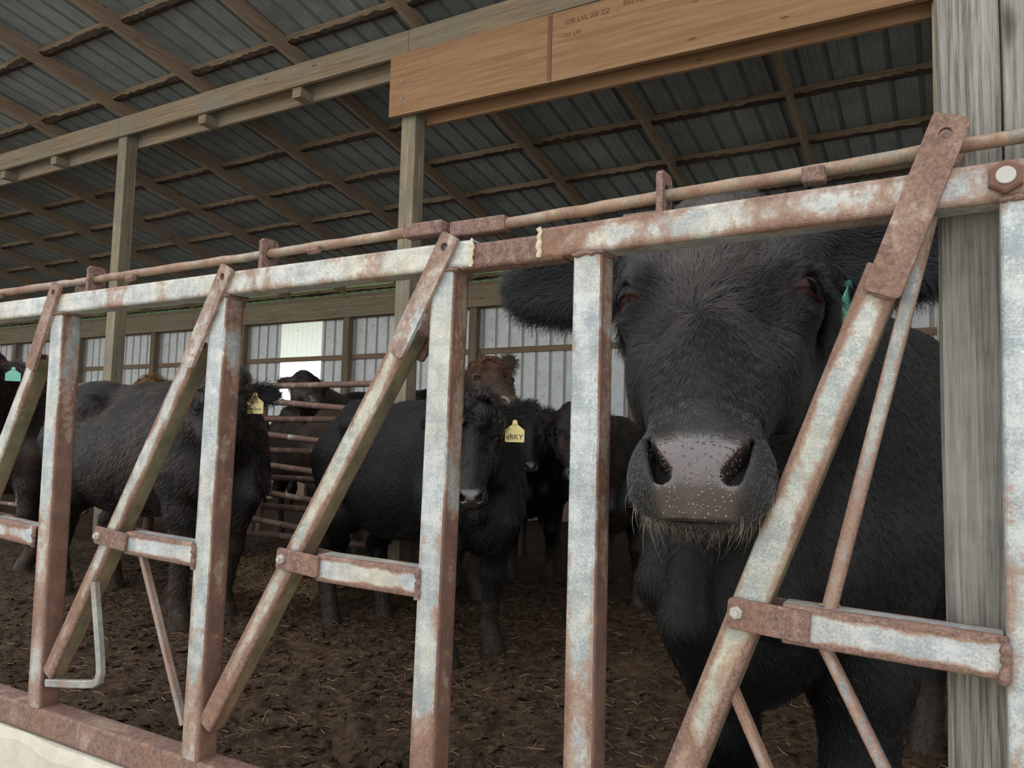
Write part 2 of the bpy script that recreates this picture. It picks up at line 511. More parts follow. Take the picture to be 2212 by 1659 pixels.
# concrete curb under the headlock panels
m = MB()
rows = []
for x in np.arange(XL, XR + 0.01, 0.05):
    j = 0.004 * math.sin(x * 13) + 0.003 * math.sin(x * 31)
    rows.append([(x, -0.016 + j, -0.02), (x, -0.014 + j, 0.425 + j), (x, -0.004 + j, 0.447), (x, 0.15, 0.447), (x, 0.165, -0.05)])
m.grid(rows)
me = m.mesh('curb')
fix_normals(me)
tag(link('curb', me, M['concrete']), 'pale concrete curb carrying the rusty base rail', 'curb', kind='structure')

# corrugated sheets
def rib_profile(x0, x1, pitch=0.229, h=0.019, off=0.0, minor=0.004):
    pts = []
    k0 = math.floor((x0 - off) / pitch) - 1
    k1 = math.ceil((x1 - off) / pitch) + 1
    for k in range(k0, k1):
        c = off + k * pitch
        for dx, z in ((-0.026, 0), (-0.014, h), (0.014, h), (0.026, 0), (0.080, 0), (0.088, minor), (0.098, minor), (0.106, 0), (0.140, 0), (0.148, minor), (0.158, minor), (0.166, 0)):
            pts.append((c + dx, z))
    pts = [p for p in pts if x0 <= p[0] <= x1]
    return [(x0, 0.0)] + pts + [(x1, 0.0)]

def roof_sheet(name, x0, x1, y0, y1, z4, mat, n=12, ribs=True):
    pr = rib_profile(x0, x1)
    m = MB()
    ysr = [y0 + (y1 - y0) * i / n for i in range(n + 1)]
    m.grid([[(x, y, zr(y, z4) + z) for x, z in pr] for y in ysr])
    if ribs:
        for k in range(len(m.f)):
            c = k % (len(pr) - 1)
            if pr[c][1] > 0.01 or pr[c + 1][1] > 0.01: m.mi[k] = 1
    me = m.mesh(name)
    return link(name, me, [mat, M['roof_rib']] if ribs else mat)
ZS = 4.690 + 0.042
PURLIN_Y = [0.1, 0.85, 1.6, 2.35, 3.10, 3.87, 4.60, 5.33, 6.08, 6.86, 7.66, 8.46, 9.18]
RAFTER_X = [-7.82 - 1.306 * k for k in range(16, 0, -1)] + [-7.82, -6.535, -5.235, -3.885, -2.58, -1.25, 0.06, 1.36, 2.67, 3.97]

# roof: metal, with translucent strips let in near the eave of the back wall; unseen strip over the feed lane added for light
tag(roof_sheet('ceiling', XL, XR, 2.05, 8.62, ZS, M['roof']), 'grey corrugated steel roof seen from below', 'roof', kind='structure')
tag(roof_sheet('ceiling.001', XL, XR, 9.24, 9.9, ZS, M['roof'], 3), 'grey corrugated steel roof over the back eave', 'roof', kind='structure')
tag(roof_sheet('ceiling.002', XL, XR, -0.15, 0.5, ZS, M['roof'], 3), 'grey corrugated steel roof over the front eave', 'roof', kind='structure')
sk = roof_sheet('added_roof_strip', XL, XR, 0.5, 2.05, ZS, M['pane'], 4, False)
tag(sk, 'unseen translucent roof strip added above the feed fence for light', 'skylight', kind='structure')
for i in range(len(RAFTER_X) - 1):
    a, b = RAFTER_X[i], RAFTER_X[i + 1]
    o = roof_sheet('skylight_panel' if i == 0 else 'skylight_panel.%03d' % i, a, b, 8.62, 9.24, ZS - 0.003, M['green_pane'], 2, False)
    tag(o, 'dim green translucent roof panel between rafters above the back wall plate', 'skylight', 'green skylight panels along the back eave')

m = MB(); m.box((XL, YB - 0.03, 3.56), (XR, YB + 0.01, 3.665), 0.002)
tag(link('trim_1', m.mesh('trim_1'), M['rafter']), 'dark blocking board between the rafter tails on the wall plate', 'trim', kind='structure')
# rafters
def ordinal(k): return ['first', 'second', 'third', 'fourth', 'fifth', 'sixth', 'seventh', 'eighth', 'ninth'][k]
post_x = -3.885
for i, x in enumerate(RAFTER_X):
    m = MB()
    rows = []
    y = -0.4
    while y < 9.10:
        j = 0.004 * math.sin(y * 3.1 + i) + 0.003 * math.sin(y * 7.7 + 2 * i)
        zb = zr(y, 4.545) + j; zt = zr(y, 4.690)
        rows.append([(x - 0.021, y, zb), (x + 0.021, y, zb), (x + 0.021, y, zt), (x - 0.021, y, zt)])
        y += 0.2
    m.grid(rows, True); m.cap(rows[0], False); m.cap(rows[-1], True)
    me = m.mesh('rafter'); fix_normals(me)
    o = link('rafter' if i == 0 else 'rafter.%03d' % i, me, M['rafter'])
    k = int(round((x - post_x) / 1.306))
    if k == 0: lab = 'brown wooden rafter resting right over the middle timber post'
    elif k < 0: lab = 'brown wooden rafter, %s one toward the far end from the middle post' % ordinal(min(-k, 9) - 1)
    else: lab = 'brown wooden rafter above the orange header, %s one past the middle post' % ordinal(min(k, 9) - 1)
    if k < -9: lab = 'brown wooden rafter at the far end of the shed'
    tag(o, lab, 'rafter', 'roof rafters', 'thing')

# purlins with ragged, dirt-caked edges, lying across the rafters
rng = np.random.RandomState(3)
for i, y in enumerate(PURLIN_Y):
    m = MB(); rows = []
    n = int((XR - XL) / 0.045)
    ph = rng.rand(4) * 9
    for q in range(n + 1):
        x = XL + (XR - XL) * q / n
        bulge = 0.016 * max(0, math.sin(x * 2.1 + ph[0]) + math.sin(x * 5.3 + ph[1])) + 0.008 * rng.rand()
        zb, zt = zr(y, 4.668), zr(y, 4.668) + 0.062
        lo = zb - 0.012 * rng.rand() - bulge * 0.6
        rows.append([(x, y - 0.045 - bulge * 0.5, zt), (x, y - 0.050 - bulge, zb + 0.010 - 0.020 * rng.rand()), (x, y - 0.030 + 0.012 * rng.rand(), lo - 0.006), (x, y + 0.042, zb), (x, y + 0.045, zt)])
    m.grid(rows, True)
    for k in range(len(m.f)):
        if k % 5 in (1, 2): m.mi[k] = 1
    m.cap(rows[0]); m.cap(rows[-1], True)
    me = m.mesh('purlin'); fix_normals(me)
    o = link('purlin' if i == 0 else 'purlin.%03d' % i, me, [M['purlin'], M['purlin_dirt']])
    k = i - 6
    if k < 0: lab = 'dirt-caked roof purlin outside the header beam, %s one forward of it' % ordinal(-k - 1)
    else: lab = 'dirt-caked roof purlin between header and back wall, %s one behind the header' % ordinal(k)
    tag(o, lab, 'purlin', 'roof purlins', 'thing')

# middle posts
def post_obj(name, x0, y0, w, d, z1, mat, z0=-0.05):
    m = MB(); m.box((x0, y0, z0), (x0 + w, y0 + d, z1), 0.006)
    return link(name, m.mesh(name), mat)
for i, (x, lab) in enumerate(((-19.65, 'timber post at the far end of the middle row'), (-15.75, 'timber post farther down the shed'), (-11.84, 'timber post far down the shed'), (-7.935, 'pale timber post behind the black cow with the torn coat, under the header beam'),
                              (-4.015, 'timber post carrying the end of the orange header'), (-0.10, 'timber post hidden behind the big grey corner post'))):
    o = post_obj('timber_post' if i == 0 else 'timber_post.%03d' % i, x, 4.0, 0.145, 0.14, 4.535, M['post'])
    tag(o, lab, 'post', 'posts of the middle row', 'thing')

# header beam: a front and a rear board on the posts, butted over each post
for i, (a, b, lab) in enumerate(((-11.8, -7.872, 'front header board, weathered length with dark water stains at the far end'),
                                (-7.869, -3.942, 'front header board spanning between the two timber posts'),
                                (-3.939, -1.0, 'front header board running on above the orange header'),
                                (-29.5, -11.803, 'front header board at the far end of the shed'))):
    o = box_obj('header_board' if i == 0 else 'header_board.%03d' % i, (a, 3.957, 4.335), (b, 3.998, 4.545), M['beam'], None, 0.004)
    tag(o, lab, 'beam', 'header boards', 'thing')
for i, (a, b, lab) in enumerate(((-11.8, -7.85, 'rear header board at the far end, behind the spacer blocks'), (-7.847, -3.95, 'rear header board behind the spacer blocks between the two posts'))):
    o = box_obj('rear_header_board' if i == 0 else 'rear_header_board.%03d' % i, (a, 4.142, 4.255), (b, 4.182, 4.50), M['beam'], None, 0.004)
    tag(o, lab, 'beam', 'rear header boards', 'thing')
for i, (x, lab) in enumerate(((-10.25, 'wooden spacer block below the stained end of the header'), (-9.15, 'wooden spacer block on the far side of the pale post'), (-6.55, 'wooden spacer block, first one past the pale post'), (-5.245, 'wooden spacer block nearest the orange header'))):
    o = box_obj('spacer_block' if i == 0 else 'spacer_block.%03d' % i, (x - 0.055, 3.985, 4.245), (x + 0.055, 4.141, 4.334), M['beam'], None, 0.006)
    tag(o, lab, 'block', 'spacer blocks under the header', 'thing')

# orange laminated header over the wide opening
lv = empty('laminated_header', (-2.2, 3.94, 3.80))
tag(lv, 'orange laminated timber header with a dark joint and three bolts', 'beam', kind='thing')
def tilted_board(name, x0, x1, y0, y1, zb0, zb1, h, mat, parent, bev=0.003):
    m = MB(); m.box((x0, y0, 0), (x1, y1, h), bev)
    m.v = [(x, y, z + zb0 + (zb1 - zb0) * (x - x0) / (x1 - x0)) for x, y, z in m.v]
    return link(name, m.mesh(name), mat, parent)
tilted_board('front_board', -4.085, -2.569, 3.912, 3.954, 3.80, 3.775, 0.525, M['lvl'], lv)
tilted_board('front_board.001', -2.566, 1.2, 3.912, 3.954, 3.775, 3.735, 0.525, M['lvl'], lv)
tilted_board('rear_board', -3.868, 1.2, 4.142, 4.18, 3.775, 3.735, 0.50, M['lvl'], lv)
m = MB()
m.box((-2.60, 3.909, 3.79), (-2.567, 3.912, 4.29), 0.0005)
o = link('joint_stain', m.mesh('joint_stain'), mat_plain('dark_joint_stain', (0.20, 0.115, 0.07), 0.8, 0.2), lv)
o['label'] = 'dark stained butt joint'
for z in (3.93, 4.085, 4.225):
    m = MB(); m.cyl((-3.955, 3.912, z), (-3.955, 3.904, z), 0.017, 0.013, 14); m.cyl((-3.955, 3.906, z), (-3.955, 3.900, z), 0.009, 0.008, 12)
    link('bolt', m.mesh('bolt'), M['bolt'], lv)
def lettering(txt, loc, size, mat, parent, rot=(math.pi / 2, 0, 0), name='ink_print', ext=0.0004):
    c = bpy.data.curves.new(name, 'FONT')
    c.body = txt; c.size = size; c.extrude = ext; c.align_x = 'CENTER'; c.align_y = 'CENTER'
    t_ = bpy.data.objects.new(name + '_text', c)
    COL.objects.link(t_)
    me = bpy.data.meshes.new_from_object(t_.evaluated_get(bpy.context.evaluated_depsgraph_get()))
    bpy.data.objects.remove(t_)
    R_ = rot.to_4x4() if isinstance(rot, Matrix) else Matrix.Rotation(rot[2], 4, 'Z') @ Matrix.Rotation(rot[1], 4, 'Y') @ Matrix.Rotation(rot[0], 4, 'X')
    me.transform(Matrix.Translation(Vector(loc)) @ R_)
    me.materials.clear()
    o = bpy.data.objects.new(name, me)
    COL.objects.link(o)
    me.materials.append(mat)
    if parent is not None:
        o.parent = parent
        root = parent
        while root.parent is not None: root = root.parent
        o.matrix_parent_inverse = (Matrix.Translation(-parent.location) if root == parent else Matrix.Identity(4))
    return o
lettering('E02 PSd 68018 SIS 101', (-1.75, 3.911, 4.225), 0.055, M['stamp'], lv)
lettering('DIE LVL 2IE ZZ', (-2.28, 3.911, 4.20), 0.055, M['stamp'], lv)
lettering('PSE LPE', (-2.40, 3.911, 4.10), 0.045, M['stamp'], lv)

# ---- back wall
WX0, WX1 = -10.972, -9.953
def siding(m, x0, x1, z0, z1):
    pr = rib_profile(x0, x1, 0.2405, 0.018, -5.79, 0.0)
    rows = [[(x, YB + 0.06 + h, z) for x, h in pr] for z in (z0, z1)]
    b = len(m.f)
    m.grid(rows)
    for k in range(len(pr) - 1):
        if pr[k][1] > 0.002 or pr[k + 1][1] > 0.002: m.mi[b + k] = 1
m = MB()
siding(m, XL, WX0, -0.1, 3.66); siding(m, WX1, XR, -0.1, 3.66)
siding(m, WX0, WX1, -0.1, 1.80); siding(m, WX0, WX1, 3.328, 3.66)
tag(link('wall_back', m.mesh('wall_back'), [M['siding'], M['siding_rib']]), 'white ribbed steel back wall of the shed', 'wall', kind='structure')
m = MB()
pr = []
for k in range(9):
    c = WX0 - 0.02 + k * 0.120
    pr += [(c, 0), (c + 0.074, 0), (c + 0.086, 0.012), (c + 0.108, 0.012)]
pr = [p for p in pr if p[0] < WX1 + 0.02]
m.grid([[(x, YB + 0.055 + h, z) for x, h in pr] for z in (2.57, 3.42)])
o = link('window_2', m.mesh('window_2'), M['pane'])
tag(o, 'bright translucent panel set in the back wall', 'window', kind='structure')
m = MB(); m.box((XL - 0.1, -0.4, -0.1), (XL, YB + 0.1, 6.0)); tag(link('wall_left', m.mesh('wall_left'), M['siding']), 'far end wall of the shed', 'wall', kind='structure')
m = MB(); m.box((XR, 0.2, -0.1), (XR + 0.1, YB + 0.1, 6.0)); tag(link('wall_right', m.mesh('wall_right'), M['siding']), 'near end wall of the shed', 'wall', kind='structure')
for i, (a, b) in enumerate(((XL, -13.243), (-13.239, -6.621), (-6.618, XR))):
    o = box_obj('wall_plate' if i == 0 else 'wall_plate.%03d' % i, (a, YB - 0.145, 3.249), (b, YB - 0.105, 3.585), M['beam'], None, 0.004)
    tag(o, ('weathered wall plate board at the far end of the back wall', 'weathered wall plate board above the bright window', 'weathered wall plate board above the curly brown cow')[i], 'beam', 'wall plate boards along the back wall', 'thing')
for i, z in enumerate((2.524, 1.45, 0.5)):
    o = box_obj('girt' if i == 0 else 'girt.%03d' % i, (XL, YB - 0.0, z), (XR, YB + 0.038, z + 0.085), M['girt'], None, 0.003)
    tag(o, ('wooden girt crossing the back wall just below the bright panel', 'wooden girt low on the back wall behind the cattle', 'lowest wooden girt of the back wall')[i], 'girt', 'girts of the back wall', 'thing')
o = box_obj('girt.003', (XL, YB, 3.244), (XR, YB + 0.038, 3.328), M['girt'], None, 0.003)
tag(o, 'wooden girt along the top of the back wall under the plate', 'girt', 'girts of the back wall', 'thing')
WP = [(-19.8, 'second last wall post at the far end of the back wall'), (-22.4, 'last wall post at the far end of the back wall'), (-17.184, 'wall post at the far end of the back wall'), (-14.546, 'wall post of the back wall beyond the pale timber post'), (-11.876, 'wall post of the back wall on the far side of the bright window'), (-9.249, 'wall post of the back wall on the near side of the bright window'),
      (-6.621, 'wall post of the back wall right behind the curly brown cow'), (-3.941, 'wall post of the back wall behind the big black cow\'s cheek'), (-1.261, 'wall post of the back wall behind the big black cow'), (1.3, 'wall post of the back wall hidden behind the corner post')]
for i, (x, lab) in enumerate(WP):
    o = post_obj('wall_post' if i == 0 else 'wall_post.%03d' % i, x - 0.07, YB - 0.10, 0.14, 0.10, 3.58, M['wallpost'])
    tag(o, lab, 'post', 'posts of the back wall', 'thing')

m = MB(); m.box((XL, YB - 0.04, -0.05), (XR, YB - 0.002, 1.28), 0.004)  # invented boards, added to keep the foot of the wall dark
tag(link('trim_2', m.mesh('trim_2'), M['rafter']), 'added dark boarding along the foot of the back wall', 'trim', kind='structure')
# distant tree seen through the open lower half of the window
tr = empty('tree', (-38.0, 42.0, -0.15))
tag(tr, 'green tree far beyond the open lower half of the window', 'tree')
m = MB(); m.tube_path([(-38.0, 42.0, -0.2), (-38.05, 42, 1.2), (-37.9, 42, 2.6)], [0.22, 0.16, 0.08]); link('trunk', m.mesh('trunk'), M['bark'], tr)
m = MB()
for k in range(1400):
    a, b, r = rng.rand() * 6.28, rng.randn() * 0.5, rng.rand() ** 0.4
    c = Vector((-38 + 2.2 * r * math.cos(a), 42 + 2.0 * r * math.sin(a), 3.0 + 1.6 * b * r))
    u = Vector(rng.randn(3)).normalized() * 0.22; v = u.orthogonal().normalized() * 0.10
    m.face([c - u, c + v, c + u, c - v])
link('crown', m.mesh('crown'), M['leaf'], tr)

# ================================================================== HEADLOCK PANELS
def flat_plate(m, pts, y0, y1, hole=None, bev=0.0):
    """plate with a polygon outline in xz (list) between y0 and y1, optional round hole (x,z,r)"""
    bm = bmesh.new()
    lo = [bm.verts.new((x, y0, z)) for x, z in pts]
    f = bm.faces.new(lo)
    r = bmesh.ops.extrude_face_region(bm, geom=[f])
    vs = [g for g in r['geom'] if isinstance(g, bmesh.types.BMVert)]
    bmesh.ops.translate(bm, verts=vs, vec=(0, y1 - y0, 0))
    bmesh.ops.recalc_face_normals(bm, faces=bm.faces[:])
    bmesh.ops.bevel(bm, geom=bm.edges[:], offset=0.0012, segments=1, affect='EDGES')
    b = len(m.v)
    bm.verts.index_update()
    for v in bm.verts: m.v.append(tuple(v.co))
    for f in bm.faces:
        m.f.append([b + v.index for v in f.verts]); m.uv.extend([(0.5, 0.5)] * len(f.verts)); m.mi.append(0)
    bm.free()
def rrect(c, ax, L, W, r=0.006, n=3):
    """rounded rectangle outline in xz: centre c, long axis ax"""
    ax = Vector((ax[0], ax[1])).normalized(); s = Vector((-ax[1], ax[0]))
    pts = []
    for sx, sy, a0 in ((1, 1, 0), (-1, 1, 90), (-1, -1, 180), (1, -1, 270)):
        for q in range(n + 1):
            a = math.radians(a0 + 90 * q / n)
            p = ax * (sx * (L / 2 - r) + r * math.cos(a)) + s * (sy * (W / 2 - r) + r * math.sin(a))
            pts.append((c[0] + p[0], c[1] + p[1]))
    return pts
DARK = mat_plain('hole_shadow_steel', (0.02, 0.014, 0.012), 0.9, 0.1)
def plate_with_hole(m, c, ax, L, W, y0, y1, hole_t, hr=0.007, r=0.006):
    """long plate; a bolt hole of radius hr at distance hole_t from its upper end along the axis"""
    ax = Vector((ax[0], ax[1])).normalized(); s = Vector((-ax[1], ax[0]))
    hc = Vector(c) + ax * (L / 2 - hole_t)
    outer = rrect(c, ax, L, W, r, 3)
    n = 20
    inner = [(hc[0] + hr * math.cos(2 * math.pi * k / n), hc[1] + hr * math.sin(2 * math.pi * k / n)) for k in range(n)]
    bm = bmesh.new()
    edges = []
    for loop in (outer, inner):
        vs = [bm.verts.new((x, y0, z)) for x, z in loop]
        for i in range(len(vs)): edges.append(bm.edges.new((vs[i], vs[(i + 1) % len(vs)])))
    bmesh.ops.triangle_fill(bm, use_beauty=True, use_dissolve=False, edges=edges)
    g = bmesh.ops.extrude_face_region(bm, geom=bm.faces[:])
    bmesh.ops.translate(bm, verts=[q for q in g['geom'] if isinstance(q, bmesh.types.BMVert)], vec=(0, y1 - y0, 0))
    bmesh.ops.recalc_face_normals(bm, faces=bm.faces[:])
    b = len(m.v); bm.verts.index_update()
    for v in bm.verts: m.v.append(tuple(v.co))
    for f in bm.faces:
        m.f.append([b + v.index for v in f.verts]); m.uv.extend([(0.5, 0.5)] * len(f.verts)); m.mi.append(0)
    bm.free()

def weld_bead(m, pts, r=0.004, seed=1):
    rg = np.random.RandomState(seed)
    P = []
    for a, b in zip(pts[:-1], pts[1:]):
        for t in np.linspace(0, 1, 7)[:-1]:
            P.append(Vector(a).lerp(Vector(b), t) + Vector(rg.randn(3)) * 0.0008)
    P.append(Vector(pts[-1]))
    m.tube_path(P, [r * (0.7 + 0.6 * rg.rand()) for _ in P], 8)

def hexbolt(m, c, r, h, rot=0.3):
    x, y, z = c
    rings = []
    for yy, rr in ((y, r), (y - h * 0.8, r), (y - h, r * 0.85)):
        rings.append([(x + rr * math.cos(rot + k * math.pi / 3), yy, z + rr * math.sin(rot + k * math.pi / 3)) for k in range(6)])
    m.grid(rings, True); m.cap(rings[-1]); m.cap(rings[0], True)

def add(parent, name, m, mat, smooth=False, label=None, fixn=True):
    me = m.mesh(name)
    if fixn: fix_normals(me)
    o = link(name, me, mat, parent, smooth)
    if label: o['label'] = label
    return o

PL = empty('headlock_panel', (-1.3, 0.0, 0.45))
tag(PL, 'long galvanised headlock panel with slanted locking bars and a rusty base rail', 'feed barrier', 'headlock panels')
PR = empty('headlock_panel', (-0.25, 0.0, 0.45))
tag(PR, 'rusty-topped headlock panel framing the big black cow and bolted to the grey post', 'feed barrier', 'headlock panels')

# --- left panel
m = MB(); m.sqtube((-2.86, 0.023, 1.392), (-0.655, 0.023, 1.398), 0.044, 0.046, seed=0.3)
add(PL, 'top_rail', m, M['galv_rail'])
m = MB(); m.sqtube((-2.86, 0.026, 0.478), (-0.60, 0.026, 0.478), 0.056, 0.052, seed=3.0)
add(PL, 'base_rail', m, M['rust_base'])
m = MB(); m.sqtube((-0.68, 0.023, 1.3935), (-0.50, 0.023, 1.395), 0.040, 0.041, seed=4.0)
add(PL, 'splice_sleeve', m, M['rust_heavy'], label='rusty splice sleeve between the two top rails')
m = MB()
weld_bead(m, [(-0.654, -0.001, 1.419), (-0.653, -0.002, 1.398), (-0.655, -0.001, 1.376)], 0.0036, 3)
add(PL, 'weld_bead', m, M['weld'], True)

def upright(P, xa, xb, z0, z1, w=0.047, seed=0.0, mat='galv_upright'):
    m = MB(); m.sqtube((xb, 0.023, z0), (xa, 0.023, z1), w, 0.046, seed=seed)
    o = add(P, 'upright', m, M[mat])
    w2 = MB()
    weld_bead(w2, [(xa - w / 2, -0.001, z1 - 0.001), (xa + w / 2, -0.001, z1 - 0.001), (xa + w / 2 + 0.001, 0.046, z1 - 0.001)], 0.0035, int(abs(xa) * 100))
    add(o, 'weld_bead', w2, M['rust_heavy'], True)
    return o
upright(PL, -2.832, -2.822, 0.505, 1.372, 0.048, 11.0)
upright(PL, -2.300, -2.290, 0.505, 1.372, 0.048, 9.0)
upright(PL, -1.776, -1.760, 0.505, 1.372, 0.050, 1.0)
upright(PL, -1.235, -1.246, 0.505, 1.372, 0.048, 2.0)
upright(PL, -0.709, -0.722, 0.505, 1.376, 0.046, 3.0)

def crossbar(P, x0, x1, z0, z1, bx0, seed, bolt, h=0.046, plate=(0.10, 0.032)):
    m = MB(); m.sqtube((x0, 0.023, z0), (x1, 0.023, z1), h, 0.046, seed=seed)
    o = add(P, 'crossbar', m, M['galv_cross'])
    w2 = MB(); weld_bead(w2, [(x1, -0.001, z1 + h / 2), (x1 + 0.002, -0.002, z1), (x1, -0.001, z1 - h / 2)], 0.005, int(seed * 10))
    add(o, 'weld_bead', w2, M['rust_heavy'], True)
    return o
def bracket(P, cx, cz, L, W, tilt, bolt):
    m = MB()
    ax = (math.cos(tilt), math.sin(tilt))
    flat_plate(m, rrect((cx, cz), ax, L, W, 0.005), -0.0075, -0.0005)
    flat_plate(m, rrect((cx, cz), ax, L, W, 0.005), 0.0465, 0.0535)
    o = add(P, 'hinge_bracket', m, M['rust_heavy'], label='rusty hinge plate')
    m = MB(); hexbolt(m, (bolt[0], -0.0075, bolt[1]), 0.0085, 0.007)
    m.cyl((bolt[0], -0.014, bolt[1]), (bolt[0], -0.018, bolt[1]), 0.0045, 0.004, 12)
    add(o, 'bolt', m, M['bolt'])
    return o
for k, x in enumerate((-2.52 - 0.005, -2.0, -1.474, -0.945)):
    pass
crossbar(PL, -2.525, -2.325, 0.878, 0.868, 0, 0.5, None)
bracket(PL, -2.568, 0.886, 0.105, 0.036, -0.06, (-2.605, 0.890))
crossbar(PL, -1.995, -1.801, 0.878, 0.868, 0, 1.0, None)
crossbar(PL, -1.475, -1.262, 0.882, 0.876, 0, 2.0, None)
crossbar(PL, -0.950, -0.736, 0.884, 0.881, 0, 3.0, None)
bracket(PL, -2.04, 0.886, 0.105, 0.036, -0.06, (-2.08, 0.890))
bracket(PL, -1.516, 0.888, 0.105, 0.036, -0.08, (-1.553, 0.891))
bracket(PL, -0.990, 0.890, 0.098, 0.036, -0.08, (-1.024, 0.893))

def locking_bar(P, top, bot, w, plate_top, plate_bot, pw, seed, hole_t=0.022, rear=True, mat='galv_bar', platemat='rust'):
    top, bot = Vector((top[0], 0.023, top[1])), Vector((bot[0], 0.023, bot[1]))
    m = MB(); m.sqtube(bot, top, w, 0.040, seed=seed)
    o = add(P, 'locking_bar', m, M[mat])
    c = ((plate_top[0] + plate_bot[0]) / 2, (plate_top[1] + plate_bot[1]) / 2)
    ax = (plate_top[0] - plate_bot[0], plate_top[1] - plate_bot[1])
    L = math.hypot(*ax)
    m = MB(); plate_with_hole(m, c, ax, L, pw, -0.0085, -0.0005, hole_t)
    add(o, 'latch_plate', m, M[platemat], label='rusty flat latch plate with a bolt hole')
    if rear:
        m = MB(); plate_with_hole(m, c, ax, L, pw, 0.0475, 0.055, hole_t)
        add(o, 'latch_plate', m, M['rust_heavy'], label='rear latch plate')
    w2 = MB()
    u = Vector((ax[0] / L, ax[1] / L)); s = Vector((-u[1], u[0])) * (pw / 2 - 0.004)
    e = Vector(plate_bot)
    weld_bead(w2, [(e[0] - s[0], -0.001, e[1] - s[1]), (e[0] + s[0], -0.001, e[1] + s[1])], 0.003, 5)
    add(o, 'weld_bead', w2, M['rust_heavy'], True)
    return o
B0 = locking_bar(PL, (-2.385, 1.278), (-2.760, 0.60), 0.037, (-2.298, 1.440), (-2.383, 1.247), 0.036, 0.7)
B1 = locking_bar(PL, (-1.860, 1.278), (-2.235, 0.60), 0.037, (-1.773, 1.440), (-1.858, 1.247), 0.036, 1.5)
B2 = locking_bar(PL, (-1.298, 1.282), (-1.724, 0.580), 0.037, (-1.206, 1.426), (-1.308, 1.240), 0.035, 2.5)
B3 = locking_bar(PL, (-0.778, 1.285), (-1.214, 0.572), 0.037, (-0.691, 1.429), (-0.795, 1.242), 0.034, 3.5, mat='galv_bar')
# bent rod handle welded to the second bar
m = MB()
pts = [(-1.578, 0.792), (-1.556, 0.70), (-1.541, 0.635), (-1.538, 0.612), (-1.543, 0.596), (-1.556, 0.588), (-1.58, 0.583), (-1.65, 0.572), (-1.722, 0.562)]
rows = []
for k, p in enumerate(pts):
    q0, q1 = pts[max(k - 1, 0)], pts[min(k + 1, len(pts) - 1)]
    d = Vector((q1[0] - q0[0], 0, q1[1] - q0[1])).normalized(); w_ = d.cross(Vector((0, 1, 0)))
    c = Vector((p[0], 0.008, p[1]))
    rows.append([c + w_ * sx * 0.0078 + Vector((0, sy * 0.007, 0)) for sx, sy in ((0.75, -1), (1, -0.75), (1, 0.75), (0.75, 1), (-0.75, 1), (-1, 0.75), (-1, -0.75), (-0.75, -1))])
m.grid(rows, True); m.cap(rows[0], True); m.cap(rows[-1])
add(B2, 'bent_handle', m, M['rod'], label='square rod bent into a foot handle')
def brace(P, a, b, w=0.013, y=0.024, seed=0):
    m = MB(); m.sqtube((a[0], y, a[1]), (b[0], y, b[1]), w, w, rad=0.002, open_ends=False, seed=seed)
    return add(P, 'brace_rod', m, M['rod'])
brace(PL, (-1.445, 0.862), (-1.288, 0.555), 0.013, 0.020, 1)

def lug(P, x, z0, z1, w=0.040, y=0.023, seed=0):
    """upright tab welded across the top rail, drilled for the rod; its face looks along the rail"""
    m = MB()
    t = 0.009
    bm = bmesh.new()
    n = 16
    zc, r = (z0 + z1) / 2 + 0.002, 0.0115
    outer = [(y - w / 2, z0), (y + w / 2, z0), (y + w / 2, z1 - 0.006), (y + w / 2 - 0.006, z1), (y - w / 2 + 0.006, z1), (y - w / 2, z1 - 0.006)]
    inner = [(y + r * math.cos(2 * math.pi * k / n), zc + r * math.sin(2 * math.pi * k / n)) for k in range(n)]
    edges = []
    for loop in (outer, inner):
        vs = [bm.verts.new((x - t / 2, a, b)) for a, b in loop]
        for i in range(len(vs)): edges.append(bm.edges.new((vs[i], vs[(i + 1) % len(vs)])))
    bmesh.ops.triangle_fill(bm, use_beauty=True, use_dissolve=False, edges=edges)
    g = bmesh.ops.extrude_face_region(bm, geom=bm.faces[:])
    bmesh.ops.translate(bm, verts=[q for q in g['geom'] if isinstance(q, bmesh.types.BMVert)], vec=(t, 0, 0))
    b = len(m.v); bm.verts.index_update()
    for v in bm.verts: m.v.append(tuple(v.co))
    for f in bm.faces:
        m.f.append([b + v.index for v in f.verts]); m.uv.extend([(0.5, 0.5)] * len(f.verts)); m.mi.append(0)
    bm.free()
    m.box((x - 0.055, y - 0.016, z0 - 0.003), (x + 0.006, y + 0.016, z0 + 0.005), 0.002)
    return add(P, 'rod_lug', m, M['rust_heavy'])
lug(PL, -2.22, 1.413, 1.474); lug(PL, -1.672, 1.413, 1.474); lug(PL, -1.128, 1.414, 1.476)
def rod(P, pts, r, mat='rust_rod'):
    m = MB()
    rg = np.random.RandomState(int(abs(pts[0][0]) * 100))
    Q = []
    for a, b in zip(pts[:-1], pts[1:]):
        n = max(2, int(abs(b[0] - a[0]) / 0.03))
        for k in range(n):
            t = k / n
            Q.append((a[0] + (b[0] - a[0]) * t, 0.023, a[1] + (b[1] - a[1]) * t + 0.0004 * rg.randn()))
    Q.append((pts[-1][0], 0.023, pts[-1][1]))
    m.tube_path(Q, [r * (1 + 0.04 * rg.randn()) for _ in Q], 14)
    return add(P, 'lock_rod', m, M[mat], True)
rodL = rod(PL, [(-2.84, 1.446), (-2.07, 1.446), (-1.67, 1.446), (-1.13, 1.449), (-0.76, 1.452)], 0.0088)
m = MB(); m.box((-0.800, 0.010, 1.440), (-0.722, 0.036, 1.463), 0.003); add(rodL, 'rod_end_block', m, M['rust_heavy'])
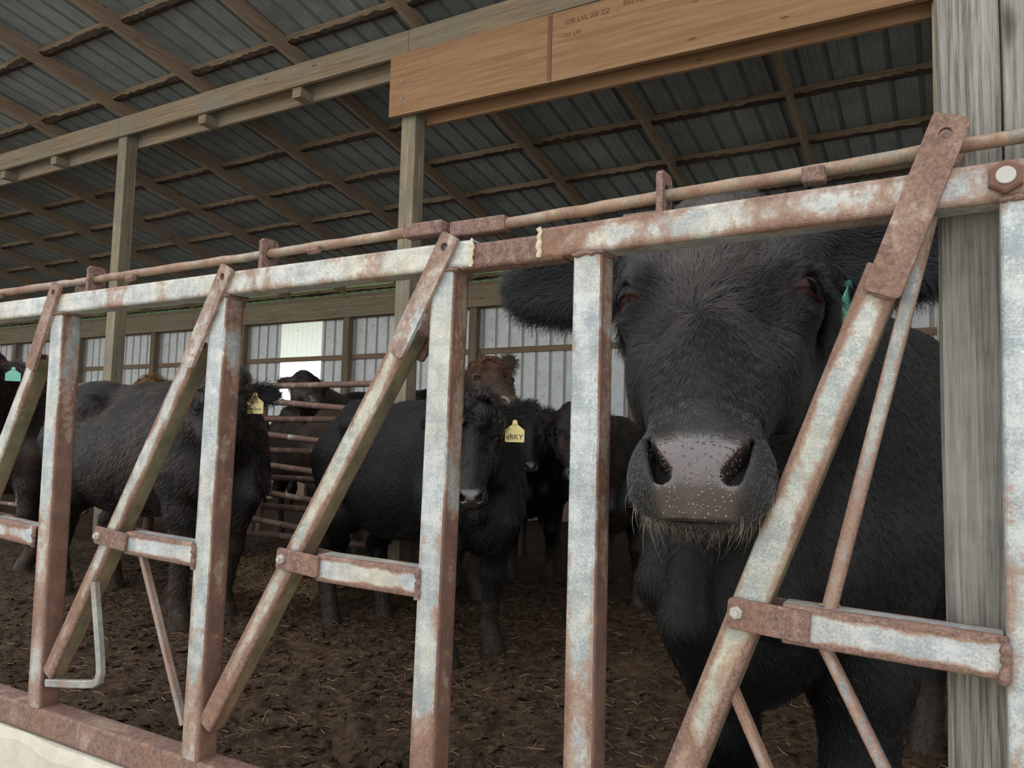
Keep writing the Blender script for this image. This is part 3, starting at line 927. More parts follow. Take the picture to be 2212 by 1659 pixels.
def stop(P, x, z, s=0.008, L=0.026):
    m = MB()
    rings = []
    for xx in (x - L / 2, x - L / 2 + 0.004, x + L / 2 - 0.004, x + L / 2):
        q = s * (0.72 if xx in (x - L / 2, x + L / 2) else 1)
        rings.append([(xx, 0.010 + q * math.cos(a), z + q * math.sin(a)) for a in [k * math.pi / 3 + 0.2 for k in range(6)]])
    m.grid(rings, True); m.cap(rings[0], True); m.cap(rings[-1])
    add(P, 'rod_stop', m, M['rust_heavy'])
stop(rodL, -1.527, 1.434); stop(rodL, -1.0, 1.440); stop(rodL, -2.05, 1.434)
m = MB(); flat_plate(m, rrect((-1.732, 1.425), (0, 1), 0.03, 0.03, 0.008), 0.030, 0.037); add(PL, 'latch_tab', m, M['rust_heavy'])

# --- right panel
m = MB(); m.sqtube((-0.534, 0.024, 1.396), (-0.37, 0.024, 1.404), 0.045, 0.048, seed=1.0, open_ends=True)
m = MB(); m.sqtube((-0.534, 0.024, 1.400), (0.75, 0.024, 1.418), 0.046, 0.048, seed=1.0)
add(PR, 'top_rail', m, M['galv_rail_r'])
m = MB(); weld_bead(m, [(-0.535, -0.001, 1.423), (-0.534, -0.002, 1.400), (-0.536, -0.001, 1.378)], 0.0040, 8)
add(PR, 'weld_bead', m, M['weld'], True)
m = MB(); m.sqtube((-0.597, 0.026, 0.478), (0.75, 0.026, 0.478), 0.056, 0.052, seed=5.0)
add(PR, 'base_rail', m, M['rust_base'])
upright(PR, -0.4575, -0.459, 0.505, 1.378, 0.046, 4.0)
upright(PR, 0.0685, 0.062, 0.505, 1.386, 0.050, 5.0)
crossbar(PR, -0.190, 0.037, 0.893, 0.886, 0, 4.0, None, 0.048)
bracket(PR, -0.206, 0.896, 0.098, 0.038, -0.07, (-0.243, 0.901))
B4 = locking_bar(PR, (-0.072, 1.322), (-0.345, 0.612), 0.044, (0.000, 1.489), (-0.077, 1.287), 0.041, 4.5, platemat='rust')
m = MB(); flat_plate(m, [(-0.098, 1.293), (-0.082, 1.342), (-0.070, 1.345), (-0.060, 1.29)], 0.043, 0.05); add(B4, 'guide_plate', m, M['rust_heavy'])
brace(PR, (-0.139, 0.915), (-0.026, 1.380), 0.017, 0.022, 2)
brace(PR, (-0.145, 0.868), (0.035, 0.506), 0.014, 0.022, 3)
brace(B4, (-0.262, 0.815), (-0.115, 0.506), 0.014, 0.022, 4)
m = MB(); m.box((-0.275, 0.012, 0.795), (-0.252, 0.034, 0.822), 0.003); add(B4, 'brace_tab', m, M['rust'])
lug(PR, -0.352, 1.424, 1.484, 0.042); lug(PR, 0.22, 1.433, 1.49, 0.042)
rodR = rod(PR, [(-0.66, 1.443), (-0.35, 1.451), (-0.155, 1.456), (0.0, 1.462), (0.6, 1.475)], 0.0090)
m = MB(); m.box((-0.706, 0.010, 1.431), (-0.604, 0.036, 1.456), 0.003); add(rodR, 'rod_end_block', m, M['rust_heavy'])
m = MB(); m.box((-0.167, 0.002, 1.437), (-0.139, 0.024, 1.458), 0.003); add(rodR, 'rod_stop', m, M['rust_heavy'])
m = MB(); hexbolt(m, (0.049, -0.001, 1.409), 0.019, 0.012, 0.5); o = add(PR, 'wall_bolt', m, M['nut'], label='large rusted hex nut')
m = MB(); m.cyl((0.049, -0.012, 1.409), (0.049, -0.0155, 1.409), 0.0105, 0.0095, 18); add(o, 'bolt_end', m, M['bolt'])

# grey corner post the panel is bolted to
m = MB()
rows = []
prof = [(-0.018, 0.062), (-0.014, 0.056), (0.046, 0.056), (0.049, 0.0585), (0.0505, 0.066), (0.052, 0.0585), (0.055, 0.0555), (0.128, 0.057), (0.133, 0.063), (0.134, 0.195), (0.128, 0.201), (-0.012, 0.201), (-0.018, 0.195)]
for z in np.arange(-0.05, 5.21, 0.08):
    w = 0.0012 * math.sin(z * 9)
    rows.append([(x + w - 0.010 * max(0, z - 1.3) * 0.35, y, z) for x, y in prof])
m.grid(rows, True); m.cap(rows[0], True); m.cap(rows[-1])
me = m.mesh('corner_post'); fix_normals(me)
tag(link('corner_post', me, M['grey_post']), 'big weathered grey timber post with a drying crack beside the galvanised upright', 'post', kind='thing')

# ---- tube gates inside the shed
def gate(name, a, b, zs, r=0.023, posts=(), straps=(), bend=True, tilt=0.0, label='', ):
    a, b = Vector(a), Vector(b)
    E_ = empty(name, (a + b) / 2)
    tag(E_, label, 'gate', 'rusty tube gates')
    d = (b - a)
    for z in zs:
        p0 = a + Vector((0, 0, z)); p1 = b + Vector((0, 0, z + tilt))
        m = MB(); m.tube_path([p0.lerp(p1, t) for t in np.linspace(0, 1, 8)], r, 12)
        add(E_, 'rail', m, M['gate'], True)
    for t in posts:
        p = a.lerp(b, t)
        m = MB(); m.tube_path([p + Vector((0, 0, zs[0] + tilt * t + 0.0)), p + Vector((0, 0, zs[-1] + tilt * t))], r * 1.05, 12)
        add(E_, 'end_tube', m, M['gate'], True)
    for t in straps:
        p = a.lerp(b, t)
        m = MB(); n = d.normalized()
        m.box((p.x - 0.015, p.y - r - 0.006, zs[0] + tilt * t - 0.01), (p.x + 0.015, p.y - r - 0.001, zs[-1] + tilt * t + 0.01), 0.001)
        add(E_, 'strap', m, M['gate'])
    return E_

gate('tube_gate', (-4.955, 3.22, 0), (-3.55, 3.22, 0), (1.504, 1.252, 1.016, 0.812, 0.596, 0.386), posts=(0.0, 0.245, 1.0), straps=(0.20,), label='level rusty tube gate behind the hanging yellow ear tag')
gate('tube_gate', (-4.73, 3.10, 0), (-3.60, 3.10, 0), (1.40, 1.153, 0.932, 0.73, 0.522), posts=(0.035, 1.0), straps=(), tilt=-0.082, label='sagging rusty tube gate sloping down behind the black rump')
gate('tube_gate', (-9.8, 3.6, 0), (-7.43, 3.6, 0), (1.59, 1.33, 1.08, 0.84, 0.59, 0.34), posts=(0.0, 1.0), straps=(0.5,), label='rusty tube gate with its end beside the pale timber post')

# ================================================================== CATTLE
f32 = np.float32
def smin(a, b, k):
    h = np.maximum(k - np.abs(a - b), 0) / k
    return np.minimum(a, b) - h * h * k * 0.25
def smax(a, b, k): return -smin(-a, -b, k)

class SDF:
    """smooth union / cut of simple solids, meshed with surface nets on a (graded) grid"""
    def __init__(self): self.ops = []
    def _add(self, fn, c, R, k, mode): self.ops.append((fn, np.array(c, float), float(R), k, mode))
    def ell(self, c, r, k=0.05, mode='u', B=None):
        c = np.array(c, float); r = np.array(r, float)
        B = np.eye(3) if B is None else np.array(B, float)   # rows = axes
        def fn(p):
            q = (p - c) @ B.T
            a = q / r
            k0 = np.sqrt((a * a).sum(1)) + 1e-9
            a = a / r
            k1 = np.sqrt((a * a).sum(1)) + 1e-9
            return k0 * (k0 - 1.0) / k1
        self._add(fn, c, r.max(), k, mode)
    def cone(self, a, b, ra, rb, k=0.05, mode='u', sq=None):
        """round cone a->b; sq=(axis vector, factor) flattens it across that axis"""
        a = np.array(a, float); b = np.array(b, float)
        if sq is not None:
            ax = np.array(sq[0], float); ax /= np.linalg.norm(ax); fac = sq[1]
        def fn(p):
            if sq is not None:
                pm = p + ((p - a) @ ax)[:, None] * ax * (1 / fac - 1)
                bb = b + ((b - a) @ ax) * ax * (1 / fac - 1)
            else: pm, bb = p, b
            ba = bb - a
            l2 = ba @ ba
            t = np.clip(((pm - a) @ ba) / l2, 0, 1)
            t = t * 1.0
            d = np.sqrt((((pm - a) - t[:, None] * ba) ** 2).sum(1)) - (ra + (rb - ra) * t)
            return d * (min(1.0, fac) if sq is not None else 1.0)
        c = (a + b) / 2
        self._add(fn, c, np.linalg.norm(b - a) / 2 + max(ra, rb), k, mode)
    def chain(self, pts, rs, k=0.04, mode='u'):
        for i in range(len(pts) - 1): self.cone(pts[i], pts[i + 1], rs[i], rs[i + 1], k, mode)
    def fn(self, f, c, R, k, mode='u'): self._add(f, c, R, k, mode)
    def eval(self, P, ctr=None, rad=None):
        D = np.full(len(P), 10.0)
        if ctr is None:
            ctr = (P.min(0) + P.max(0)) / 2; rad = np.linalg.norm(P.max(0) - P.min(0)) / 2
        for fn, c, R, k, mode in self.ops:
            gap = np.linalg.norm(ctr - c) - R - rad
            if gap > 0.06 + k and gap > 0:
                if mode == 'u': D = np.minimum(D, np.linalg.norm(P - c, axis=1) - R + 0.0)
                continue
            d = fn(P)
            if mode == 'u': D = smin(D, d, k)
            else: D = smax(D, -d, k)
        return D
    def mesh(self, name, ax, ay, az, bs=12):
        nx, ny, nz = len(ax), len(ay), len(az)
        G = np.full((nx, ny, nz), 1.0, f32)
        for i in range(0, nx, bs):
            for j in range(0, ny, bs):
                for l in range(0, nz, bs):
                    X, Y, Z = ax[i:i + bs], ay[j:j + bs], az[l:l + bs]
                    lo = np.array([X[0], Y[0], Z[0]]); hi = np.array([X[-1], Y[-1], Z[-1]])
                    c = (lo + hi) / 2; r = np.linalg.norm(hi - lo) / 2 + 1e-4
                    d0 = self.eval(c[None, :], c, 0.0)[0]
                    if abs(d0) > r * 1.6 + 0.05:
                        G[i:i + bs, j:j + bs, l:l + bs] = 1.0 if d0 > 0 else -1.0
                        continue
                    A = np.stack(np.meshgrid(X, Y, Z, indexing='ij'), -1).reshape(-1, 3)
                    G[i:i + bs, j:j + bs, l:l + bs] = self.eval(A, c, r).reshape(len(X), len(Y), len(Z))
        return surface_nets(name, G, ax, ay, az)

def surface_nets(name, G, ax, ay, az):
    s = G < 0
    cnt = np.zeros(tuple(n - 1 for n in G.shape), np.int8)
    sl = lambda d, n: slice(d, n - 1 + d)
    nx, ny, nz = G.shape
    for dx in (0, 1):
        for dy in (0, 1):
            for dz in (0, 1):
                cnt += s[sl(dx, nx), sl(dy, ny), sl(dz, nz)]
    act = np.argwhere((cnt > 0) & (cnt < 8))
    I, J, K = act.T
    idx = np.full(cnt.shape, -1, np.int32)
    idx[I, J, K] = np.arange(len(act))
    pos = np.zeros((len(act), 3)); num = np.zeros(len(act))
    C = [(dx, dy, dz) for dx in (0, 1) for dy in (0, 1) for dz in (0, 1)]
    for a in C:
        for q in range(3):
            if a[q] == 0:
                b = list(a); b[q] = 1
                d0 = G[I + a[0], J + a[1], K + a[2]].astype(float); d1 = G[I + b[0], J + b[1], K + b[2]].astype(float)
                m = (d0 < 0) != (d1 < 0)
                t = np.where(m, d0 / np.where(m, d0 - d1, 1), 0)
                p0 = np.stack([ax[I + a[0]], ay[J + a[1]], az[K + a[2]]], 1)
                p1 = np.stack([ax[I + b[0]], ay[J + b[1]], az[K + b[2]]], 1)
                pos += np.where(m[:, None], p0 + (p1 - p0) * t[:, None], 0); num += m
    pos /= np.maximum(num, 1)[:, None]
    quads = []
    def emit(edge, o1, o2, o3, o4, neg):
        E = np.argwhere(edge)
        if len(E) == 0: return
        q = np.stack([idx[tuple((E + o).T)] for o in (o1, o2, o3, o4)], 1)
        fl = neg[tuple(E.T)]
        q[~fl] = q[~fl][:, ::-1]
        quads.append(q)
    z = np.array
    ex = (s[:-1, 1:-1, 1:-1] != s[1:, 1:-1, 1:-1])
    emit(ex, z([0, 0, 0]), z([0, 1, 0]), z([0, 1, 1]), z([0, 0, 1]), s[:-1, 1:-1, 1:-1])
    ey = (s[1:-1, :-1, 1:-1] != s[1:-1, 1:, 1:-1])
    emit(ey, z([0, 0, 0]), z([0, 0, 1]), z([1, 0, 1]), z([1, 0, 0]), s[1:-1, :-1, 1:-1])
    ez = (s[1:-1, 1:-1, :-1] != s[1:-1, 1:-1, 1:])
    emit(ez, z([0, 0, 0]), z([1, 0, 0]), z([1, 1, 0]), z([0, 1, 0]), s[1:-1, 1:-1, :-1])
    Q = np.concatenate(quads)
    Q = Q[(Q >= 0).all(1)]
    me = bpy.data.meshes.new(name)
    me.vertices.add(len(pos)); me.vertices.foreach_set('co', pos.astype(f32).ravel())
    me.loops.add(Q.size); me.loops.foreach_set('vertex_index', Q.ravel().astype(np.int32))
    me.polygons.add(len(Q)); me.polygons.foreach_set('loop_start', (np.arange(len(Q)) * 4).astype(np.int32))
    me.polygons.foreach_set('loop_total', np.full(len(Q), 4, np.int32))
    me.polygons.foreach_set('use_smooth', np.ones(len(Q), bool))
    me.update(calc_edges=True)
    return me, pos, Q

def nrm(v):
    v = np.array(v, float)
    return v / np.linalg.norm(v)

# ---------------------------------------------------------------- head, in its own frame: x across, t from poll to nose, h out of the face
HT = np.array([-0.10, -0.06, -0.02, 0.03, 0.09, 0.15, 0.21, 0.27, 0.33, 0.39, 0.43, 0.465, 0.495, 0.513])
HW = np.array([0.030, 0.066, 0.088, 0.102, 0.108, 0.107, 0.104, 0.096, 0.082, 0.068, 0.063, 0.061, 0.056, 0.040])
HF = np.array([-0.075, -0.045, -0.018, 0.004, 0.016, 0.019, 0.016, 0.012, 0.009, 0.006, 0.003, -0.003, -0.012, -0.028])
HBK = np.array([-0.11, -0.150, -0.170, -0.185, -0.200, -0.212, -0.208, -0.186, -0.152, -0.116, -0.092, -0.080, -0.070, -0.058])
def cubic(x, X, Y):
    m = np.gradient(Y, X)
    i = np.clip(np.searchsorted(X, x) - 1, 0, len(X) - 2)
    h = X[i + 1] - X[i]; t = np.clip((x - X[i]) / h, 0, 1)
    return (2 * t**3 - 3 * t**2 + 1) * Y[i] + (t**3 - 2 * t**2 + t) * h * m[i] + (-2 * t**3 + 3 * t**2) * Y[i + 1] + (t**3 - t**2) * h * m[i + 1]

def head_parts(sd, O, X, A, N, s, detail=True, ears=None, mouth=True):
    """adds a head to the SDF. O poll, X to the viewer's right, A poll->nose, N out of the face (unit vectors), s scale"""
    O, X, A, N = (np.array(v, float) for v in (O, X, A, N))
    Rm = np.stack([X, A, N])
    def W(x, t, h): return O + s * (x * X + t * A + h * N)
    def skull(p):
        q = ((p - O) @ Rm.T) / s
        x, t, h = q.T
        tc = np.clip(t, HT[0], HT[-1])
        w = cubic(tc, HT, HW); fr = cubic(tc, HT, HF); bk = cubic(tc, HT, HBK)
        c = (fr + bk) / 2; d = (fr - bk) / 2
        # face flatter than jaw; narrower towards the jaw
        u = (h - c) / d
        wj = w * (1.0 - 0.22 * np.clip(-u, 0, 1))
        e = np.where(u > 0, 2.9, 2.2)
        g = (np.abs(x / wj) ** e + np.abs(u) ** e + 1e-12) ** (1 / e)
        dd = (g - 1) * np.minimum(wj, d)
        over = np.maximum(np.maximum(HT[0] - t, t - HT[-1]), 0)
        return s * (np.where(over > 0, np.sqrt(np.maximum(dd, 0) ** 2 + over ** 2) + np.minimum(dd, 0) * 0, dd))
    sd.fn(skull, W(0, 0.21, -0.09), 0.36 * s, 0.06)
    B = [X, A, N]
    # poll bump, brow ridges, cheeks, muzzle pad, chin
    sd.ell(W(0, -0.02, -0.06), (0.062 * s, 0.07 * s, 0.07 * s), 0.05 * s, 'u', B)
    for sg in (-1, 1):
        bx = nrm(X * sg * 0.8 + N * 0.6)
        sd.ell(W(sg * 0.098, 0.112, -0.020), (0.026 * s, 0.046 * s, 0.028 * s), 0.035 * s, 'u', B)      # brow
        sd.ell(W(sg * 0.112, 0.158, -0.046), (0.025 * s, 0.040 * s, 0.038 * s), 0.028 * s, 'u', B)      # orbit
        sd.ell(W(sg * 0.086, 0.235, -0.105), (0.028 * s, 0.085 * s, 0.060 * s), 0.04 * s, 'u', B)       # cheek
        sd.ell(W(sg * 0.041, 0.455, -0.028), (0.030 * s, 0.042 * s, 0.036 * s), 0.025 * s, 'u', B)       # nostril wing
        sd.ell(W(sg * 0.052, 0.458, -0.046), (0.024 * s, 0.040 * s, 0.028 * s), 0.025 * s, 'u', B)       # upper lip
    sd.ell(W(0, 0.458, -0.036), (0.060 * s, 0.048 * s, 0.044 * s), 0.03 * s, 'u', B)                    # muzzle
    sd.ell(W(0, 0.476, -0.058), (0.044 * s, 0.028 * s, 0.026 * s), 0.016 * s, 'u', B)                   # chin
    sd.cone(W(0, 0.05, 0.002), W(0, 0.40, -0.006), 0.036 * s, 0.028 * s, 0.025 * s)                     # nasal ridge
    for sg in (-1, 1):
        # hollow between eye and nasal ridge
        sd.ell(W(sg * 0.085, 0.232, 0.014), (0.030 * s, 0.075 * s, 0.036 * s), 0.03 * s, 'c', B)
        sd.ell(W(sg * 0.062, 0.095, 0.036), (0.018 * s, 0.060 * s, 0.024 * s), 0.02 * s, 'c', B)
        # eye socket
        sd.ell(W(sg * 0.131, 0.160, -0.019), (0.020 * s, 0.021 * s, 0.021 * s), 0.006 * s, 'c', B)
        # nostril: comma from upper outer to lower inner
        if detail:
            for (nx_, nt_, nr_) in ((0.0545, 0.437, 0.0042), (0.0520, 0.447, 0.0058), (0.0485, 0.457, 0.0075), (0.0445, 0.466, 0.0092), (0.0400, 0.475, 0.0110), (0.0360, 0.483, 0.0122)):
                sd.cone(W(sg * (nx_ - 0.002), nt_ + 0.010, 0.035), W(sg * (nx_ + 0.004), nt_ - 0.010, -0.030), nr_ * s, nr_ * 0.8 * s, 0.004 * s, 'c')
        else:
            sd.cone(W(sg * 0.050, 0.446, 0.004), W(sg * 0.036, 0.482, -0.010), 0.007 * s, 0.012 * s, 0.010 * s, 'c')
    if mouth:
        m0 = W(0, 0.5, -0.085)
        def lips(p):
            q = ((p - O) @ Rm.T) / s
            x, t, h = q.T
            line = np.abs((h + 0.040) + 0.2 * (t - 0.49) + 3.0 * x * x)
            d = np.maximum(line - 0.003, 0.385 - t)
            return s * d
        sd.fn(lips, W(0, 0.46, -0.07), 0.11 * s, 0.010 * s, 'c')
    # ears: leaf-shaped cups
    er = []
    for sg, (dx, dt, dh, L, droop) in zip((-1, 1), ears or ((1.0, 0.12, -0.30, 0.20, 0.0),) * 2):
        base = W(sg * 0.088, 0.035, -0.075)
        d = nrm(X * sg * dx + A * dt + N * dh)
        nn = nrm(N * 0.9 + A * 0.35 - d * ((N * 0.9 + A * 0.35) @ d))   # ear's open side
        ww = np.cross(d, nn)
        tip = base + d * L * s
        mid = base + d * 0.52 * L * s
        Be = [d, ww, nn]
        sd.cone(base, base + d * 0.30 * L * s, 0.030 * s, 0.026 * s, 0.035 * s)
        sd.ell(mid, (0.50 * L * s, 0.056 * s, 0.018 * s), 0.025 * s, 'u', Be)
        sd.ell(mid + nn * 0.020 * s + d * 0.02 * s, (0.40 * L * s, 0.040 * s, 0.014 * s), 0.015 * s, 'c', Be)
        er.append((base, d, nn, ww, L * s))
    return W, er

def mat_coat(name, col, warm, nose=(0.055, 0.032, 0.024), rough=0.42):
    t = NT(name)
    P = t.pos()
    a1 = t.n('Attribute'); a1.attribute_name = 'nose'
    a2 = t.n('Attribute'); a2.attribute_name = 'mud'
    n = t.noise(P, 6, 4, 0.6); n2 = t.noise(t.scale(P, (140, 140, 40)), 1.0, 3, 0.7); n3 = t.noise(P, 14, 4, 0.7)
    c = t.mix(t.ss(n, 0.45, 0.7), col, warm)
    mud = t.ss(t.math('ADD', t.math('MULTIPLY', a2.outputs['Fac'], 0.8), t.math('MULTIPLY', n3, 0.55)), 0.62, 0.82, 0, 0.75)
    c = t.mix(mud, c, (0.045, 0.028, 0.015))
    drops = t.vor(P, 130)
    c = t.mix(a1.outputs['Fac'], c, nose)
    n4 = t.noise(P, 30, 3, 0.6)
    c = t.mix(t.math('MULTIPLY', a1.outputs['Fac'], t.ss(n4, 0.5, 0.7)), c, (nose[0] * 1.6, nose[1] * 1.5, nose[2] * 1.5))
    r = t.mix(a1.outputs['Fac'], (rough + 0.12,) * 3, (0.20,) * 3)
    t.p(Base_Color=c)
    t.set(t.b.inputs['Specular IOR Level'], t.ss(a1.outputs['Fac'], 0, 1, 0.26, 0.8))
    t.set(t.b.inputs['Roughness'], r)
    t.p(Sheen_Weight=0.04, Sheen_Roughness=0.4, Sheen_Tint=(0.5, 0.52, 0.56))
    dd = t.math('MULTIPLY', t.ss(drops, 0.30, 0.10), a1.outputs['Fac'])
    t.bump(t.math('ADD', t.math('MULTIPLY', n2, 0.35), dd), 0.45, 0.004)
    return t.m

def mat_hair(name, rough=0.35):
    t = NT(name)
    t.t.nodes.remove(t.b)
    h = t.n('BsdfHairPrincipled')
    h.parametrization = 'COLOR'
    a = t.n('Attribute'); a.attribute_name = 'hcol'
    t.set(h.inputs['Color'], a.outputs['Color'])
    h.inputs['Roughness'].default_value = rough
    h.inputs['Radial Roughness'].default_value = 0.45
    h.inputs['Coat'].default_value = 0.0
    h.inputs['IOR'].default_value = 1.42
    t.t.links.new(h.outputs[0], t.out.inputs[0])
    return t.m
M['hair'] = mat_hair('cattle_hair')
def mat_eye():
    t = NT('cattle_eye')
    P = t.obj()
    x, y, z = t.sep(P)[:3]
    # local frame: +z looks out of the head, x along the lid slit
    r = t.math('SQRT', t.math('ADD', t.math('POWER', t.math('MULTIPLY', x, 0.62), 2.0), t.math('POWER', y, 2.0)))
    ir = t.math('SQRT', t.math('ADD', t.math('POWER', x, 2.0), t.math('POWER', y, 2.0)))
    c = t.mix(t.ss(ir, 0.66, 0.74), (0.006, 0.0035, 0.003), (0.026, 0.012, 0.008))
    c = t.mix(t.ss(r, 0.30, 0.25), c, (0.003, 0.003, 0.006))
    t.p(Base_Color=c, Roughness=0.06, Specular_IOR_Level=0.09)
    return t.m
M['eye'] = mat_eye()

def add_eye(parent, c, axis, slit, r):
    bm = bmesh.new()
    bmesh.ops.create_uvsphere(bm, u_segments=24, v_segments=16, radius=1.0)
    me = bpy.data.meshes.new('eye'); bm.to_mesh(me); bm.free()
    o = link('eye', me, M['eye'], None, True)
    z = nrm(axis); x = nrm(np.array(slit) - z * (np.array(slit) @ z)); y = np.cross(z, x)
    mw = Matrix([(x[0] * r, y[0] * r, z[0] * r, c[0]), (x[1] * r, y[1] * r, z[1] * r, c[1]), (x[2] * r, y[2] * r, z[2] * r, c[2]), (0, 0, 0, 1)])
    o.parent = parent
    o.matrix_parent_inverse = Matrix.Translation(-parent.location)
    o.matrix_basis = mw
    return o

def add_tag(parent, top, down, face, size, mat, text=None, ink=None):
    """ear tag: flat shouldered plastic flag hung from a button; top = hanging point"""
    d = nrm(down); n = nrm(np.array(face) - d * (np.array(face) @ d)); x = np.cross(n, d)
    w, h = size
    out = [(-0.12, 0.0), (0.12, 0.0), (0.14, 0.16), (0.5, 0.42), (0.5, 0.96), (0.46, 1.0), (-0.46, 1.0), (-0.5, 0.96), (-0.5, 0.42), (-0.14, 0.16)]
    top = np.array(top, float)
    m = MB()
    fr = [top + x * a * w + d * b * h + n * 0.0012 for a, b in out]
    bk = [top + x * a * w + d * b * h - n * 0.0012 for a, b in out]
    m.face(fr[::-1]); m.face(bk)
    k = len(out)
    for i in range(k): m.face([fr[i], bk[i], bk[(i + 1) % k], fr[(i + 1) % k]])
    o = add(parent, 'ear_tag', m, mat, label=None)
    m = MB(); m.cyl(Vector(top + d * 0.06 * h + n * 0.006), Vector(top + d * 0.06 * h - n * 0.006), 0.13 * w, 0.13 * w, 16)
    add(o, 'tag_button', m, mat)
    if text:
        q = top + d * 0.76 * h + n * 0.0022
        R3 = Matrix([(x[0], -d[0], n[0]), (x[1], -d[1], n[1]), (x[2], -d[2], n[2])])
        lettering(text, q, min(0.36 * h, 1.5 * w / len(text)), M['ink'], o, R3, 'tag_lettering', 0.0003)
    return o

def hair_obj(parent, name, roots, dirs, nors, length, radius, cols, npt=4, curl=0.0, droop=0.0, seed=0, kind_stuff=False, lift=0.25, gather=None):
    """strands rooted on the skin; dirs tangent growth direction, lift raises them, curl winds them"""
    rg = np.random.RandomState(seed)
    n = len(roots)
    if n == 0: return None
    d = dirs + nors * (dirs * nors).sum(1)[:, None] * -1
    d /= np.linalg.norm(d, axis=1)[:, None] + 1e-9
    b = np.cross(nors, d)
    L = (length if np.ndim(length) else np.full(n, length)) * (0.65 + 0.7 * rg.rand(n))
    lf = (lift if np.ndim(lift) else np.full(n, lift)) * (0.6 + 0.8 * rg.rand(n))
    side = rg.randn(n) * 0.22
    P = np.zeros((n, npt, 3))
    ph = gather if gather is not None else rg.rand(n) * 6.28
    for k in range(npt):
        t = k / (npt - 1)
        p = roots + d * (L * t)[:, None] + nors * (L * lf * (t - 0.55 * t * t) * 1.6)[:, None] + b * (L * side * t * t)[:, None]
        if curl: p = p + b * (curl * L * (np.sin(ph + t * 5.5) - np.sin(ph)) * 0.5)[:, None] + nors * (curl * L * (np.cos(ph + t * 5.5) - np.cos(ph)) * 0.35)[:, None]
        if droop: p = p + np.array([0, 0, -1.0]) * (droop * L * t * t)[:, None]
        P[:, k] = p
    hc = bpy.data.hair_curves.new(name)
    hc.add_curves([npt] * n)
    hc.attributes['position'].data.foreach_set('vector', P.astype(f32).ravel())
    ra = hc.attributes.get('radius') or hc.attributes.new('radius', 'FLOAT', 'POINT')
    tt = np.linspace(0, 1, npt)
    prof = np.where(tt < 0.5, 1.0, 1.0 - 1.5 * (tt - 0.5))
    ra.data.foreach_set('value', (np.tile(prof, n) * radius).astype(f32))
    ca = hc.attributes.new('hcol', 'FLOAT_COLOR', 'CURVE')
    cc = np.ones((n, 4), f32); cc[:, :3] = np.clip(cols * (0.45 + 1.1 * rg.rand(n))[:, None], 0.0008, 1)
    ca.data.foreach_set('color', cc.ravel())
    o = bpy.data.objects.new(name, hc)
    COL.objects.link(o)
    hc.materials.append(M['hair'])
    o.parent = parent
    o.matrix_parent_inverse = Matrix.Translation(-parent.location)
    o['kind'] = 'stuff'
    return o

def sample_surface(pos, Q, n, seed, mask=None):
    rg = np.random.RandomState(seed)
    T = np.concatenate([Q[:, [0, 1, 2]], Q[:, [0, 2, 3]]])
    A, B_, C_ = pos[T[:, 0]], pos[T[:, 1]], pos[T[:, 2]]
    cr = np.cross(B_ - A, C_ - A)
    ar = np.linalg.norm(cr, axis=1) / 2
    w = ar.copy()
    if mask is not None:
        w = w * mask((A + B_ + C_) / 3)
    tot = w.sum()
    p = w / tot
    pick = rg.choice(len(T), n, p=p)
    u, v = rg.rand(n), rg.rand(n)
    fl = u + v > 1
    u[fl], v[fl] = 1 - u[fl], 1 - v[fl]
    r = A[pick] + (B_ - A)[pick] * u[:, None] + (C_ - A)[pick] * v[:, None]
    N_ = cr[pick] / (np.linalg.norm(cr[pick], axis=1)[:, None] + 1e-12)
    return r, N_

